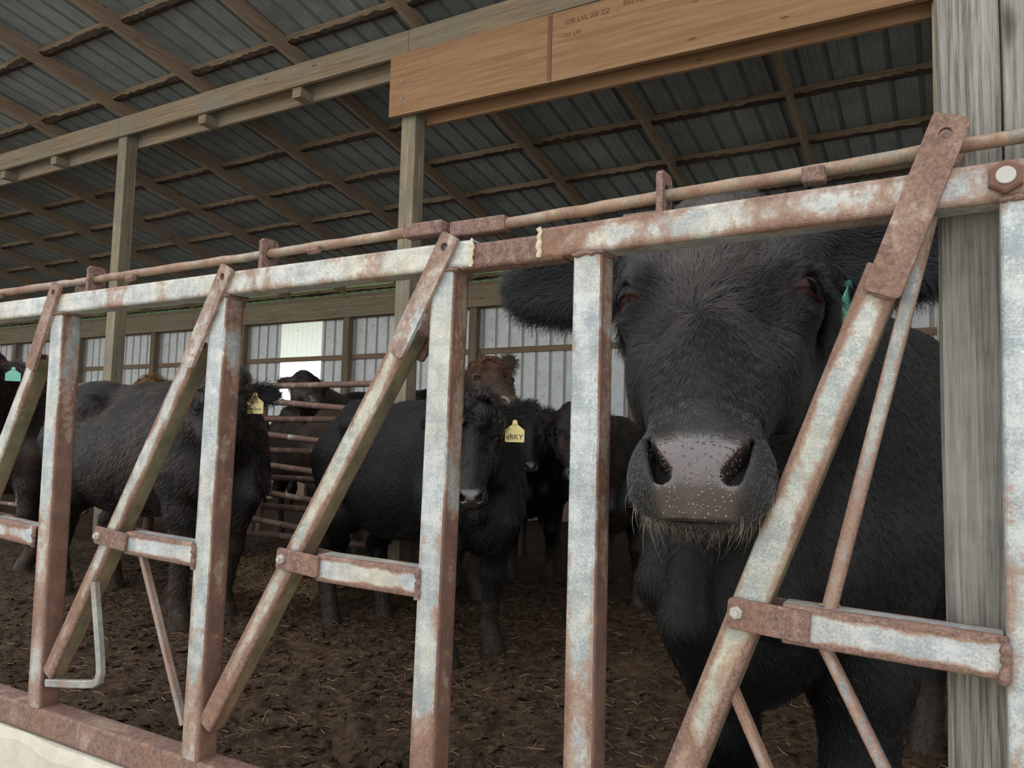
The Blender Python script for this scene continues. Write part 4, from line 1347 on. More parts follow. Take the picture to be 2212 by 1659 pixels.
def cow(name, label, at, f, s, head, legs=None, res=(0.014, 0.014), col=(0.012, 0.011, 0.0105), warm=(0.024, 0.016, 0.012), ears=None,
        group='cattle in the shed', tags=(), hair_n=0, hair=dict(), fine=None, nose=(0.055, 0.032, 0.024), length=1.0, detail=False, hair_mask=None, tail=True, wide=1.0, roots_dense=None, curly=None, mudh=0.45):
    """at: ground point between the forefeet; f: horizontal heading; head=(poll, across, axis poll->nose, scale)"""
    f = nrm([f[0], f[1], 0]); l = np.array([-f[1], f[0], 0.0]) * -1.0      # l points to the animal's right-hand side seen from the front as viewer's left
    up = np.array([0, 0, 1.0])
    G = np.array([at[0], at[1], 0.0])
    def B(x, y, z): return G + s * (wide * x * l - y * length * f + z * up)
    ax3 = [l, -f, up]
    sd = SDF()
    k = 0.09 * s
    O_, X_, A_, hs_ = head
    A_ = nrm(A_); X_ = np.array(X_, float); X_ = nrm(X_ - A_ * (X_ @ A_)); N_h = np.cross(A_, X_)
    Wd = lambda x, t, h: np.array(O_, float) + hs_ * (x * X_ + t * A_ + h * N_h)
    sd.ell(B(0, 0.34, 0.93), (0.285 * s * wide, 0.62 * s * length, 0.375 * s), k, 'u', ax3)
    sd.ell(B(0, 0.76, 0.86), (0.315 * s * wide, 0.58 * s * length, 0.335 * s), k, 'u', ax3)
    sd.ell(B(0, 1.20, 1.02), (0.250 * s * wide, 0.38 * s * length, 0.29 * s), k, 'u', ax3)
    sd.cone(B(0, 0.0, 1.20), B(0, 0.65, 1.20), 0.095 * s, 0.09 * s, k)
    sd.cone(B(0, 0.65, 1.20), B(0, 1.36, 1.24), 0.09 * s, 0.085 * s, k)
    for sg in (-1, 1):
        sd.ell(B(sg * 0.19, 1.00, 1.17), (0.075 * s, 0.10 * s, 0.075 * s), 0.08 * s, 'u', ax3)
        sd.ell(B(sg * 0.10, 1.46, 1.12), (0.065 * s, 0.07 * s, 0.075 * s), 0.06 * s, 'u', ax3)
        sd.ell(B(sg * 0.185, -0.02, 0.92), (0.105 * s, 0.20 * s, 0.30 * s), 0.07 * s, 'u', ax3)
        sd.ell(B(sg * 0.15, -0.17, 0.80), (0.095 * s, 0.11 * s, 0.13 * s), 0.07 * s, 'u', ax3)
    sd.ell(B(0, -0.20, 0.72), (0.150 * s, 0.19 * s, 0.20 * s), 0.08 * s, 'u', ax3)
    sd.chain([Wd(0, 0.22, -0.20), B(0, -0.38, 0.88), B(0, -0.41, 0.70), B(0, -0.30, 0.57)], [0.026 * s, 0.034 * s, 0.040 * s, 0.05 * s], 0.022 * s)
    for sg in (-1, 1):
        sd.chain([Wd(sg * 0.070, 0.20, -0.19), B(sg * 0.110, -0.24, 0.94), B(sg * 0.120, -0.31, 0.74)], [0.040 * s, 0.050 * s, 0.055 * s], 0.022 * s)
    lg = legs or [(0, 0), (0, 0), (0, 0), (0, 0)]
    for i, sg in enumerate((-1, 1)):
        dx, dy = lg[i]
        kx = sg * 0.165
        sd.chain([B(sg * 0.185, -0.03, 0.82), B(kx + dx * 0.2, -0.035 + dy * 0.3, 0.60), B(kx + dx * 0.55, -0.045 + dy * 0.6, 0.40)], [0.125 * s, 0.088 * s, 0.060 * s], 0.05 * s)
        sd.chain([B(kx + dx * 0.55, -0.045 + dy * 0.6, 0.40), B(kx + dx * 0.8, -0.01 + dy * 0.85, 0.22), B(kx + dx, 0.0 + dy, 0.12)], [0.060 * s, 0.040 * s, 0.047 * s], 0.03 * s)
        sd.chain([B(kx + dx, 0.0 + dy, 0.12), B(kx + dx, -0.035 + dy, 0.055), B(kx + dx, -0.05 + dy, 0.0)], [0.046 * s, 0.050 * s, 0.062 * s], 0.02 * s)
        dx, dy = lg[2 + i]
        kx = sg * 0.175
        sd.chain([B(sg * 0.15, 1.22, 0.95), B(sg * 0.185 + dx * 0.1, 1.12 + dy * 0.15, 0.68), B(kx + dx * 0.4, 1.28 + dy * 0.6, 0.50)], [0.20 * s, 0.125 * s, 0.062 * s], 0.07 * s)
        sd.chain([B(kx + dx * 0.4, 1.28 + dy * 0.6, 0.50), B(kx + dx * 0.5, 1.36 + dy * 0.7, 0.44), B(kx + dx, 1.27 + dy, 0.13)], [0.062 * s, 0.058 * s, 0.045 * s], 0.03 * s)
        sd.chain([B(kx + dx, 1.27 + dy, 0.13), B(kx + dx, 1.24 + dy, 0.055), B(kx + dx, 1.22 + dy, 0.0)], [0.048 * s, 0.050 * s, 0.062 * s], 0.02 * s)
    if tail:
        sd.chain([B(0, 1.46, 1.19), B(0, 1.56, 1.08), B(0, 1.565, 0.70)], [0.045 * s, 0.032 * s, 0.022 * s], 0.04 * s)
        sd.chain([B(0, 1.565, 0.70), B(0, 1.56, 0.45), B(0, 1.55, 0.30)], [0.022 * s, 0.050 * s, 0.020 * s], 0.03 * s)
    # neck
    O, Xh, A, hs = head
    O = np.array(O, float); A = nrm(A); Xh = np.array(Xh, float); Xh = nrm(Xh - A * (Xh @ A)); N = np.cross(A, Xh)
    Wp = lambda x, t, h: O + hs * (x * Xh + t * A + h * N)
    sd.cone(B(0, 0.02, 1.02), Wp(0, 0.10, -0.13), 0.245 * s, 0.125 * hs, 0.08 * s)
    sd.cone(B(0, 0.06, 1.20), Wp(0, 0.02, -0.10), 0.105 * s, 0.085 * hs, 0.08 * s)
    sd.cone(B(0, -0.16, 0.82), Wp(0, 0.20, -0.165), 0.150 * s, 0.060 * hs, 0.08 * s)
    W, er = head_parts(sd, O, Xh, A, N, hs, detail, ears)
    allp = [B(x, y, z) for x in (-0.36, 0.36) for y in (-0.42, 1.66) for z in (-0.07, 1.34)] + [W(x, t, h) for x in (-0.16, 0.16) for t in (-0.13, 0.60) for h in (-0.25, 0.07)]
    for base, d, nn, ww, L in er: allp += [base + d * (L + 0.03) + ww * 0.07, base + d * (L + 0.03) - ww * 0.07]
    for i in range(2): allp += [B((-1, 1)[i] * 0.165 + lg[i][0] * 1.0, lg[i][1] - 0.15, -0.07), B((-1, 1)[i] * 0.175 + lg[2 + i][0], 1.4 + lg[2 + i][1], -0.07)]
    allp = np.array(allp)
    lo, hi = allp.min(0) - 0.03, allp.max(0) + 0.03
    axs = []
    for q in range(3):
        if fine is None: axs.append(np.arange(lo[q], hi[q] + res[0], res[0]))
        else:
            fl, fh, rf, rc = fine[q]
            v = []
            x = lo[q]
            while x < hi[q] + rc:
                v.append(x)
                g = min(max(fl - x, x - fh, 0) / 0.10, 1.0)
                x += rf + (rc - rf) * g
            axs.append(np.array(v))
    me, pos, Q = sd.mesh(name, *axs)
    # attributes: bare nose skin and mud on legs and belly
    q = ((pos - O) @ np.stack([Xh, A, N]).T) / hs
    x, t, h = q.T
    topw = 0.050 + 0.0 * x
    sg_ = lambda v: 1 / (1 + np.exp(-np.clip(v, -30, 30)))
    ax_ = np.abs(x)
    nose_m = sg_((t - (0.436 - 0.10 * np.maximum(ax_ - 0.040, 0))) / 0.003) * sg_((0.054 - np.clip(t - 0.455, 0, 1) * 0.25 - ax_) / 0.003) * sg_((h + 0.040) / 0.003) * (t < 0.60)
    z = pos[:, 2]
    mud = np.clip((mudh - z) / 0.35, 0, 1)
    for nm, arr in (('nose', nose_m), ('mud', mud)):
        at_ = me.attributes.new(nm, 'FLOAT', 'POINT'); at_.data.foreach_set('value', arr.astype(f32))
    E_ = empty(name, (G[0], G[1], 0.0))
    tag(E_, label, 'cow', group)
    body = link('body', me, mat_coat(name + '_coat', col, warm, nose), E_)
    for sg in (-1, 1):
        ctr = W(sg * 0.1135, 0.160, -0.030)
        add_eye(E_, ctr, Xh * sg * 0.78 + N * 0.62, A * 0.6 + N * 0.1, 0.0245 * hs)
    for (side, frac, size, mt, txt, face, offs) in tags:
        base, d, nn, ww, L = er[side]
        p = base + d * L * frac + nn * 0.012 * hs + np.array(offs) + nrm(face) * 0.022
        add_tag(E_, p, (0, 0, -1), face, size, M[mt], txt)
    return dict(E=E_, pos=pos, Q=Q, O=O, X=Xh, A=A, N=N, hs=hs, W=W, er=er, f=f, nose=nose_m, G=G, s=s, col=np.array(col), B=B)

def groom(c, n, length, radius, seed, mask=None, colr=None, lift=0.25, curl=0.0, name='coat_hair', whorl=(0.0, 0.20), forelock=None, patch=None, ear_len=0.03, view_cull=True, ear_dense=3.0):
    """short hair over a cow: whorl on the forehead, down the nose, back along neck and body, fringes on the ears"""
    pos, Q = c['pos'], c['Q']
    cam = np.array([0, -1.0, 1.1])
    def msk(p):
        m_ = np.ones(len(p)) if mask is None else mask(p)
        for base, d, nn, ww, Ln in c['er']:
            m_ = m_ * np.where(np.linalg.norm(p - (base + d * Ln * 0.55), axis=1) < Ln * 0.55, ear_dense, 1.0)
        q = ((p - c['O']) @ np.stack([c['X'], c['A'], c['N']]).T) / c['hs']
        nosez = (q[:, 1] > 0.440) & (np.abs(q[:, 0]) < 0.054 - 0.25 * np.clip(q[:, 1] - 0.455, 0, 1)) & (q[:, 2] > -0.040) & (q[:, 1] < 0.6)
        for sg in (-1, 1):
            e = np.linalg.norm(q - np.array([sg * 0.122, 0.160, -0.023]), axis=1)
            m_ = m_ * np.where(e < 0.030, 0, 1)
        return m_ * np.where(nosez, 0.02, 1.0)
    r, N_ = sample_surface(pos, Q, n, seed, msk)
    if view_cull:
        v = cam - r
        keep = (v * N_).sum(1) > -0.35 * np.linalg.norm(v, axis=1)
        r, N_ = r[keep], N_[keep]
    q = ((r - c['O']) @ np.stack([c['X'], c['A'], c['N']]).T) / c['hs']
    x, t, h = q.T
    ishead = (t > -0.06) & (t < 0.62) & (h > -0.22) & (np.abs(x) < 0.16)
    # head flow
    dx, dt = x - whorl[0], t - whorl[1]
    rad = np.sqrt(dx * dx + dt * dt) + 1e-6
    sp = 0.55 * np.exp(-rad / 0.06)
    fx = dx / rad - sp * dt / rad
    ft = dt / rad + sp * dx / rad
    wr = np.exp(-(rad / 0.13) ** 2)
    down = np.stack([0.25 * np.sign(x) * np.ones_like(x) * np.clip(np.abs(x) / 0.08, 0, 1), np.ones_like(x) * 0.8, 0 * x], 1)
    hx = fx * wr + down[:, 0] * (1 - wr)
    ht = ft * wr + np.where(t > whorl[1] - 0.02, down[:, 1], -0.6) * (1 - wr)
    hh = -0.5 * np.clip(np.abs(x) / 0.09, 0, 1) * (1 - wr)
    dirs = hx[:, None] * c['X'] + ht[:, None] * c['A'] + hh[:, None] * c['N']
    bodyd = -c['f'] * 0.7 + np.array([0, 0, -0.75])
    wb = np.clip((np.abs(x) - 0.15) * 0 + np.where(ishead, 0, 1), 0, 1)
    dirs = dirs * (1 - wb)[:, None] + bodyd * wb[:, None]
    jit = np.random.RandomState(seed + 1).randn(*dirs.shape) * 0.13
    # clumping: nearby strands share a sideways drift
    cl = np.sin(r[:, 0] * 190 + 3 * np.sin(r[:, 2] * 130)) * 0.22 + np.sin(r[:, 2] * 260 + r[:, 1] * 170) * 0.18
    dirs = dirs + jit + cl[:, None] * np.cross(N_, dirs)
    L = np.where(ishead, length, length * 1.25)
    L = np.where(ishead & (t > 0.30), length * 0.72, L)
    L = np.where(ishead & (t > 0.40), length * 0.36, L)
    lf = np.full(len(r), lift)
    cols = np.tile(np.array(colr if colr is not None else c['col']), (len(r), 1))
    if forelock is not None:
        wf = np.clip(np.exp(-((x / 0.085) ** 2 + ((t - 0.10) / 0.17) ** 2)) * 1.3, 0, 1)
        cols = cols * (1 - wf[:, None]) + np.array(forelock['col']) * wf[:, None]
        L = L * (1 + (forelock.get('len', 1.6) - 1) * wf)
    if patch is not None:
        pn = np.clip((vnoise(r[:, 0] * 7 + r[:, 1] * 3, r[:, 2] * 9 + r[:, 1] * 4, 5) * 0.6 + vnoise(r[:, 0] * 21, r[:, 2] * 24 + r[:, 1] * 9, 6) * 0.4 - 0.42) * 5, 0, 1)
        cols = cols * (1 - pn[:, None]) + np.array(patch) * pn[:, None]
        L = L * (0.7 + 0.8 * pn)
    cols = np.where((ishead & (t > 0.39))[:, None], cols * 2.6, cols)
    for base, d, nn, ww, Ln in c['er']:
        e = r - base
        al = e @ d
        isear = (al > 0.035 * c['hs']) & (al < Ln * 1.08) & (np.abs(e @ ww) < 0.085 * c['hs']) & (np.abs(e @ nn) < 0.06 * c['hs']) & (np.abs(x) > 0.105)
        sidew = (e @ ww) / (0.056 * c['hs'])
        de = d * 0.8 + ww * 0.9 * sidew[:, None] + np.array([0, 0, -0.35]) + jit * 2.0
        dirs = np.where(isear[:, None], de, dirs)
        L = np.where(isear, ear_len * (0.7 + 0.6 * np.abs(sidew)), L)
        lf = np.where(isear, 0.45, lf)
        cols = np.where(isear[:, None], np.array(colr if colr is not None else c['col']) * 0.7, cols)
    # keep strands from growing into the skin
    return hair_obj(c['E'], name, r, dirs, N_, L, radius, cols, 4, curl, 0.0, seed, lift=lf)

def whiskers(c, seed=5):
    rg = np.random.RandomState(seed)
    q = ((c['pos'] - c['O']) @ np.stack([c['X'], c['A'], c['N']]).T) / c['hs']
    x, t, h = q.T
    R, D, L, Nn, Cc = [], [], [], [], []
    ids = np.where((t > 0.435) & (t < 0.56) & (h < -0.026) & (h > -0.09))[0]
    def pick(sel, n, ln, col, down):
        k = ids[sel[ids]]
        if len(k) == 0: return
        k = rg.choice(k, n)
        for i in k:
            o = nrm(c['X'] * x[i] * 9 + c['A'] * 0.5 + c['N'] * (-0.25) + rg.randn(3) * 0.16)
            R.append(c['pos'][i]); Nn.append(o); D.append(nrm(o + np.array([0, 0, -down]) + rg.randn(3) * 0.1)); L.append(ln * (0.5 + rg.rand())); Cc.append(col)
    pick(np.abs(x) > 0.042, 75, 0.028, (0.34, 0.26, 0.13), 0.25)
    pick(h < -0.043, 330, 0.009, (0.085, 0.055, 0.025), 0.5)
    pick(h < -0.050, 260, 0.016, (0.035, 0.022, 0.012), 0.5)
    pick((h < -0.042) & (np.abs(x) > 0.02), 45, 0.016, (0.34, 0.25, 0.11), 0.6)
    hair_obj(c['E'], 'whiskers', np.array(R), np.array(D), np.array(Nn), np.array(L), 0.00036, np.array(Cc), 5, 0.0, 0.35, seed, lift=0.8)

def lashes(c, seed=6):
    rg = np.random.RandomState(seed)
    R, D, Nn = [], [], []
    for sg in (-1, 1):
        ctr = c['W'](sg * 0.1165, 0.160, -0.032)
        ax = nrm(c['X'] * sg * 0.78 + c['N'] * 0.62)
        up = nrm(-c['A'] - ax * (-c['A'] @ ax)); sd = np.cross(ax, up)
        for k in range(70):
            a = rg.uniform(-1.2, 1.2)
            d = nrm(up * math.cos(a) + sd * math.sin(a))
            R.append(ctr + (d * 0.86 + ax * 0.58) * 0.0245 * c['hs']); D.append(nrm(d * 0.35 + ax * 1.0 + c['X'] * sg * 0.5)); Nn.append(nrm(d + ax * 0.2))
    n = len(R)
    hair_obj(c['E'], 'eyelashes', np.array(R), np.array(D), np.array(Nn), 0.020, 0.0003, np.tile((0.012, 0.010, 0.009), (n, 1)), 5, 0.0, 0.0, seed, lift=0.5)

def dew(c, n=170, seed=4):
    """beads of moisture standing on the bare nose"""
    rg = np.random.RandomState(seed)
    r, N_ = sample_surface(c['pos'], c['Q'], n * 14, seed, lambda p: 1.0 * (np.linalg.norm(p - c['W'](0, 0.47, -0.02), axis=1) < 0.075 * c['hs']))
    q = ((r - c['O']) @ np.stack([c['X'], c['A'], c['N']]).T) / c['hs']
    ok = (q[:, 1] > 0.450) & (np.abs(q[:, 0]) < 0.050 - 0.25 * np.clip(q[:, 1] - 0.455, 0, 1)) & (q[:, 2] > -0.036) & (q[:, 2] < 0.03)
    r, N_ = r[ok], N_[ok]
    keep = []
    for i in range(len(r)):
        if all(np.linalg.norm(r[i] - r[j]) > 0.0042 for j in keep): keep.append(i)
        if len(keep) >= n: break
    m = MB()
    for i in keep:
        rad = rg.uniform(0.0007, 0.0014)
        n_ = Vector(N_[i]); a = n_.orthogonal().normalized(); b = n_.cross(a); p = Vector(r[i])
        rows = []
        for e in (0.0, 0.4, 0.8, 1.2, 1.5):
            rows.append([p + n_ * rad * 0.8 * math.sin(e) + (a * math.cos(k * math.pi / 4) + b * math.sin(k * math.pi / 4)) * rad * math.cos(e) for k in range(8)])
        m.grid(rows, True); m.cap(rows[-1])
    t = NT('water_bead'); t.p(Base_Color=(0.34, 0.31, 0.29), Roughness=0.03, Specular_IOR_Level=1.0, Transmission_Weight=0.55, IOR=1.33, Coat_Weight=1.0)
    o = add(c['E'], 'moisture_beads', m, t.m, True)
    o['kind'] = 'stuff'

def headpose(O, g, tilt, s, roll=0.0):
    """head frame: poll O, horizontal facing g, tilt of the face from the vertical, roll about the face axis"""
    g = nrm([g[0], g[1], 0]); a = math.radians(tilt)
    A = g * math.sin(a) + np.array([0, 0, -math.cos(a)])
    X = np.array([-g[1], g[0], 0.0])
    N = np.cross(A, X)
    r = math.radians(roll)
    X2 = X * math.cos(r) + np.cross(g, X) * math.sin(r)
    A2 = A * math.cos(r) + np.cross(g, A) * math.sin(r) + g * (g @ A) * (1 - math.cos(r))
    return (O, X2, A2, s)

BLACK = (0.0045, 0.0043, 0.0043)
# the big black cow at the headlock
ex = nrm([1.0, 0.02, -0.185])
C1 = cow('cow', 'big black cow with its head between the bars of the headlock, looking at the camera', (-0.33, 0.87), (-0.24, -0.97), 1.12,
         ((-0.345, 0.285, 1.505), ex, (0.115, -0.61, -0.79), 1.15), legs=[(-0.02, -0.04), (0.0, 0.06), (-0.01, -0.05), (0.0, 0.12)],
         fine=((-0.70, -0.04, 0.0042, 0.013), (-0.10, 0.42, 0.0042, 0.013), (0.96, 1.60, 0.0042, 0.013)),
         ears=((1.0, 0.27, 0.10, 0.235, 0), (1.0, 0.03, 0.02, 0.235, 0)), col=BLACK, warm=(0.013, 0.011, 0.010), detail=True, wide=0.85, nose=(0.034, 0.021, 0.016),
         tags=((1, 0.30, (0.055, 0.075), 'tag_teal', None, (1.0, -0.25, 0.0), (0, -0.01, -0.05)),))
dist = lambda p, q: np.linalg.norm(p - np.array(q), axis=1)
hm = lambda p: ((p[:, 2] > 0.93) & (p[:, 1] < 0.42)).astype(float)
groom(C1, 160000, 0.0105, 0.00034, 11, hm, (0.0085, 0.0082, 0.0084), 0.26, 0.0, 'head_hair', (-0.015, 0.250), dict(col=(0.030, 0.0245, 0.0215), len=2.1), ear_len=0.034)
whiskers(C1); lashes(C1); dew(C1)
bm_ = lambda p: ((p[:, 1] >= 0.30) | (p[:, 2] <= 0.95)).astype(float) * (p[:, 1] < 2.4)
groom(C1, 90000, 0.013, 0.00055, 12, bm_, (0.0045, 0.0043, 0.0044), 0.20, 0.0, 'body_hair')

# the black cow in the middle
C2 = cow('cow', 'black cow with a curly forelock and yellow tag, standing below the curly brown one', (-2.28, 2.50), (0.95, -0.30), 1.02,
         headpose((-1.985, 2.10, 1.275), (0.50, -0.86), 22, 0.95), legs=[(0.0, -0.02), (0.02, -0.1), (0, 0), (0.0, 0.05)], length=0.80, res=(0.010, 0.010), detail=True,
         ears=((1.0, 0.1, -0.25, 0.20, 0), (1.0, -0.36, -0.05, 0.25, 0)), col=BLACK, warm=(0.014, 0.011, 0.010), nose=(0.030, 0.024, 0.022),
         tags=((1, 0.52, (0.092, 0.100), 'tag_yellow', 'aRKY', (0.5, -0.86, 0), (0, -0.02, -0.04)),))
# curly brown cow
C3 = cow('cow', 'curly brown cow looking over the black cow, against the white wall', (-3.05, 3.64), (1.0, -0.02), 1.02,
         headpose((-2.59, 3.18, 1.61), (0.80, -0.60), 58, 0.98, 0), res=(0.011, 0.011), detail=True, length=0.95,
         ears=((1.0, 0.05, -0.35, 0.18, 0), (0.55, -0.60, 0.50, 0.20, 0)), col=(0.048, 0.030, 0.021), warm=(0.068, 0.038, 0.023), nose=(0.085, 0.060, 0.050),
         tags=((1, 0.35, (0.03, 0.035), 'tag_yellow', None, (0.5, -0.86, 0), (0, -0.02, 0.01)),))
C4 = cow('cow', 'small dark cow whose shiny muzzle hangs below the tag of the curly-topped black cow', (-3.14, 4.85), (0.42, -0.90), 0.98,
         headpose((-2.87, 4.30, 1.30), (0.48, -0.87), 30, 0.88), res=(0.013, 0.013), col=(0.006, 0.0058, 0.0056), warm=(0.010, 0.008, 0.0075), nose=(0.03, 0.026, 0.025))
C5 = cow('cow', 'black cow with a reddish brow, its yellow tag beside the big cow\'s cheek', (-2.12, 4.20), (0.30, -0.95), 1.0,
         headpose((-2.09, 3.42, 1.33), (0.48, -0.87), 28, 0.95), res=(0.012, 0.012), col=(0.008, 0.0072, 0.0068), warm=(0.030, 0.014, 0.011), nose=(0.03, 0.026, 0.025),
         ears=((1.0, -0.45, -0.3, 0.18, 0), (1.0, -0.10, -0.2, 0.20, 0)),
         tags=((1, 0.45, (0.088, 0.100), 'tag_yellow', 'Brood', (0.5, -0.86, 0), (0, -0.02, 0.0)),))
C6 = cow('cow', 'black cow with a rough shedding coat and a handwritten yellow tag beside the second upright', (-3.95, 2.20), (1.0, -0.08), 1.10,
         headpose((-3.46, 1.86, 1.405), (0.74, -0.67), 25, 0.98), legs=[(0.02, 0.02), (0, -0.03), (0, 0.02), (0, -0.04)], res=(0.011, 0.011), col=(0.0065, 0.0055, 0.0053), warm=(0.014, 0.009, 0.0075), length=0.95,
         ears=((1.0, 0.1, -0.25, 0.20, 0), (1.0, 0.02, 0.10, 0.23, 0)), nose=(0.03, 0.026, 0.025), mudh=0.75,
         tags=((1, 0.45, (0.092, 0.110), 'tag_yellow', 'Shadow', (0.77, -0.64, 0), (0, -0.02, 0.0)),))
C7 = cow('cow', 'dark brown cow at the frame\'s edge with a teal tag hanging from its ear', (-6.65, 2.70), (-0.55, -0.83), 1.14,
         headpose((-6.36, 2.06, 1.66), (0.55, -0.83), 30, 1.1), res=(0.014, 0.014), col=(0.013, 0.009, 0.0075), warm=(0.040, 0.021, 0.014), nose=(0.03, 0.026, 0.025),
         ears=((1.0, 0.1, -0.25, 0.20, 0), (1.0, 0.02, 0.0, 0.22, 0)),
         tags=((1, 0.55, (0.10, 0.10), 'tag_teal', None, (0.8, -0.6, 0), (0, -0.02, 0.0)),))
C8 = cow('cow', 'black-headed brown cow standing behind the tube gates under the bright window', (-5.35, 4.85), (0.85, -0.52), 1.18,
         headpose((-5.11, 4.12, 1.70), (0.85, -0.52), 58, 0.95), res=(0.013, 0.013), col=(0.016, 0.011, 0.0085), warm=(0.045, 0.027, 0.018), nose=(0.05, 0.04, 0.038),
         ears=((1.0, -0.35, -0.3, 0.17, 0), (1.0, 0.0, -0.4, 0.18, 0)),
         tags=((0, 0.9, (0.05, 0.06), 'tag_white', None, (0.5, -0.86, 0), (0, -0.02, -0.02)),))
C9 = cow('cow', 'woolly brown cow, only poll and cream ear showing above the shedding black back', (-7.75, 4.75), (0.7, -0.7), 1.14,
         headpose((-7.45, 4.25, 1.635), (0.75, -0.66), 30, 0.92), res=(0.014, 0.014), col=(0.10, 0.048, 0.02), warm=(0.15, 0.075, 0.03), nose=(0.07, 0.05, 0.045),
         ears=((1.0, 0.0, -0.3, 0.18, 0), (0.7, -0.75, -0.2, 0.17, 0)))
C10 = cow('cow', 'black cow behind the gates, its ridged back showing beside the slanted third bar', (-5.2, 6.25), (0.96, -0.28), 1.30,
          headpose((-4.6, 6.05, 1.35), (0.9, -0.4), 40, 0.92), res=(0.016, 0.016), col=BLACK, warm=(0.016, 0.012, 0.010))

# coats of the animals further back
groom(C2, 60000, 0.018, 0.0009, 21, None, (0.0050, 0.0046, 0.0046), 0.25, 0.0, 'coat_hair', (0.0, 0.24), dict(col=(0.011, 0.009, 0.008), len=1.6), ear_len=0.032)
groom(C3, 26000, 0.022, 0.0010, 22, lambda p: (p[:, 2] > 1.0) * 1.0, (0.030, 0.0195, 0.0135), 0.30, 0.2, 'coat_hair', (0.0, 0.22), dict(col=(0.045, 0.021, 0.011), len=1.4), ear_len=0.035)
groom(C4, 14000, 0.018, 0.0012, 23, None, (0.0055, 0.0052, 0.005), 0.25, 0.0, 'coat_hair', ear_len=0.05)
groom(C5, 24000, 0.018, 0.0012, 24, None, (0.0075, 0.0066, 0.0062), 0.25, 0.0, 'coat_hair', (0, 0.22), dict(col=(0.045, 0.020, 0.016), len=1.5), ear_len=0.035)
groom(C6, 60000, 0.020, 0.0011, 25, None, (0.0040, 0.0036, 0.0036), 0.28, 0.0, 'coat_hair', (0, 0.22), dict(col=(0.014, 0.011, 0.0095), len=1.6), (0.016, 0.0105, 0.0085), ear_len=0.035)
groom(C7, 16000, 0.020, 0.0015, 26, None, (0.010, 0.007, 0.0058), 0.28, 0.0, 'coat_hair', patch=(0.030, 0.018, 0.012), ear_len=0.04)
groom(C8, 12000, 0.022, 0.0015, 27, None, (0.026, 0.017, 0.012), 0.28, 0.0, 'coat_hair', (0, 0.22), dict(col=(0.006, 0.0055, 0.0055), len=1.2), ear_len=0.035)
groom(C9, 9000, 0.035, 0.0016, 28, lambda p: (p[:, 2] > 1.1) * 1.0, (0.09, 0.045, 0.02), 0.6, 0.5, 'coat_hair', ear_len=0.05)
def forelock(c, n, seed, ctr=(0.0, 0.03), spread=0.05, L=0.07, col=(0.02, 0.016, 0.014), rad=0.0010, curls=9):
    """woolly curls between the ears: strands of one lock wind together"""
    rg = np.random.RandomState(seed)
    R, D, Nn, G_ = [], [], [], []
    r, N_ = sample_surface(c['pos'], c['Q'], n, seed, lambda p: np.exp(-((((p - c['O']) @ c['X']) / c['hs'] - ctr[0]) ** 2 + (((p - c['O']) @ c['A']) / c['hs'] - ctr[1]) ** 2) / (2 * spread ** 2)) * ((((p - c['O']) @ c['N']) / c['hs']) > -0.12))
    cen = r[rg.choice(n, curls * 4)]
    k = np.argmin(((r[:, None, :] - cen[None]) ** 2).sum(2), axis=1)
    ang = rg.rand(curls * 4) * 6.28
    d = np.cos(ang[k])[:, None] * c['X'] + np.sin(ang[k])[:, None] * c['A'] + 0.4 * c['A']
    hair_obj(c['E'], 'forelock', r, d, N_, L, rad, np.tile(col, (n, 1)), 8, 0.9, 0.15, seed, lift=0.5, gather=ang[k] * 3)
forelock(C2, 6000, 31, (-0.01, 0.03), 0.055, 0.040, (0.011, 0.0085, 0.0075), 0.0009)
forelock(C3, 3200, 32, (0.0, 0.02), 0.055, 0.034, (0.055, 0.025, 0.0125), 0.0010, 12)
forelock(C9, 2500, 33, (0.0, 0.0), 0.07, 0.07, (0.14, 0.068, 0.028), 0.0016, 10)
forelock(C6, 3000, 34, (0.0, 0.02), 0.06, 0.05, (0.018, 0.014, 0.012), 0.0011)

# ------------------------------------------------------------------ bedding on the floor
def straw_bits(name, n, region, lmin, lmax, mat, seed, zoff=0.004, hf=floor_height, tiltmax=0.35, label=None, near=True, w=0.0016):
    rg = np.random.RandomState(seed)
    V, F = [], []
    x0, x1, y0, y1 = region
    for i in range(n):
        u = rg.rand() ** (1.7 if near else 1.0)
        y = y0 + (y1 - y0) * u
        x = x0 + (x1 - x0) * rg.rand()
        L = rg.uniform(lmin, lmax); a = rg.rand() * 6.28; t = rg.randn() * tiltmax * 0.5
        d = np.array([math.cos(a) * math.cos(t), math.sin(a) * math.cos(t), math.sin(t)])
        s = np.array([-math.sin(a), math.cos(a), 0.0]) * w * rg.uniform(0.7, 1.6)
        c = np.array([x, y, float(hf(x, y)) + zoff + abs(math.sin(t)) * L * 0.35])
        bend = np.array([0, 0, rg.uniform(-0.1, 0.15) * L])
        b = len(V)
        for q, off in ((-0.5, 0), (0.0, 1), (0.5, 0)):
            p = c + d * L * q + bend * off
            V += [p - s, p + s, p + np.array([0, 0, w * 1.3])]
        for q in (0, 3):
            for j in range(3):
                F.append([b + q + j, b + q + (j + 1) % 3, b + q + 3 + (j + 1) % 3, b + q + 3 + j])
    me = bpy.data.meshes.new(name)
    me.from_pydata([tuple(v) for v in V], [], F)
    o = link(name, me, mat)
    return tag(o, label, 'straw', kind='stuff')
straw_bits('straw', 2600, (-7.5, 0.6, 0.2, 5.5), 0.02, 0.07, M['straw'], 41, label='pale bits of straw scattered on the dark floor')
straw_bits('straw.001', 9000, (-7.5, 0.6, 0.2, 5.5), 0.02, 0.08, M['straw_dark'], 42, label='soiled brown straw trodden into the floor')
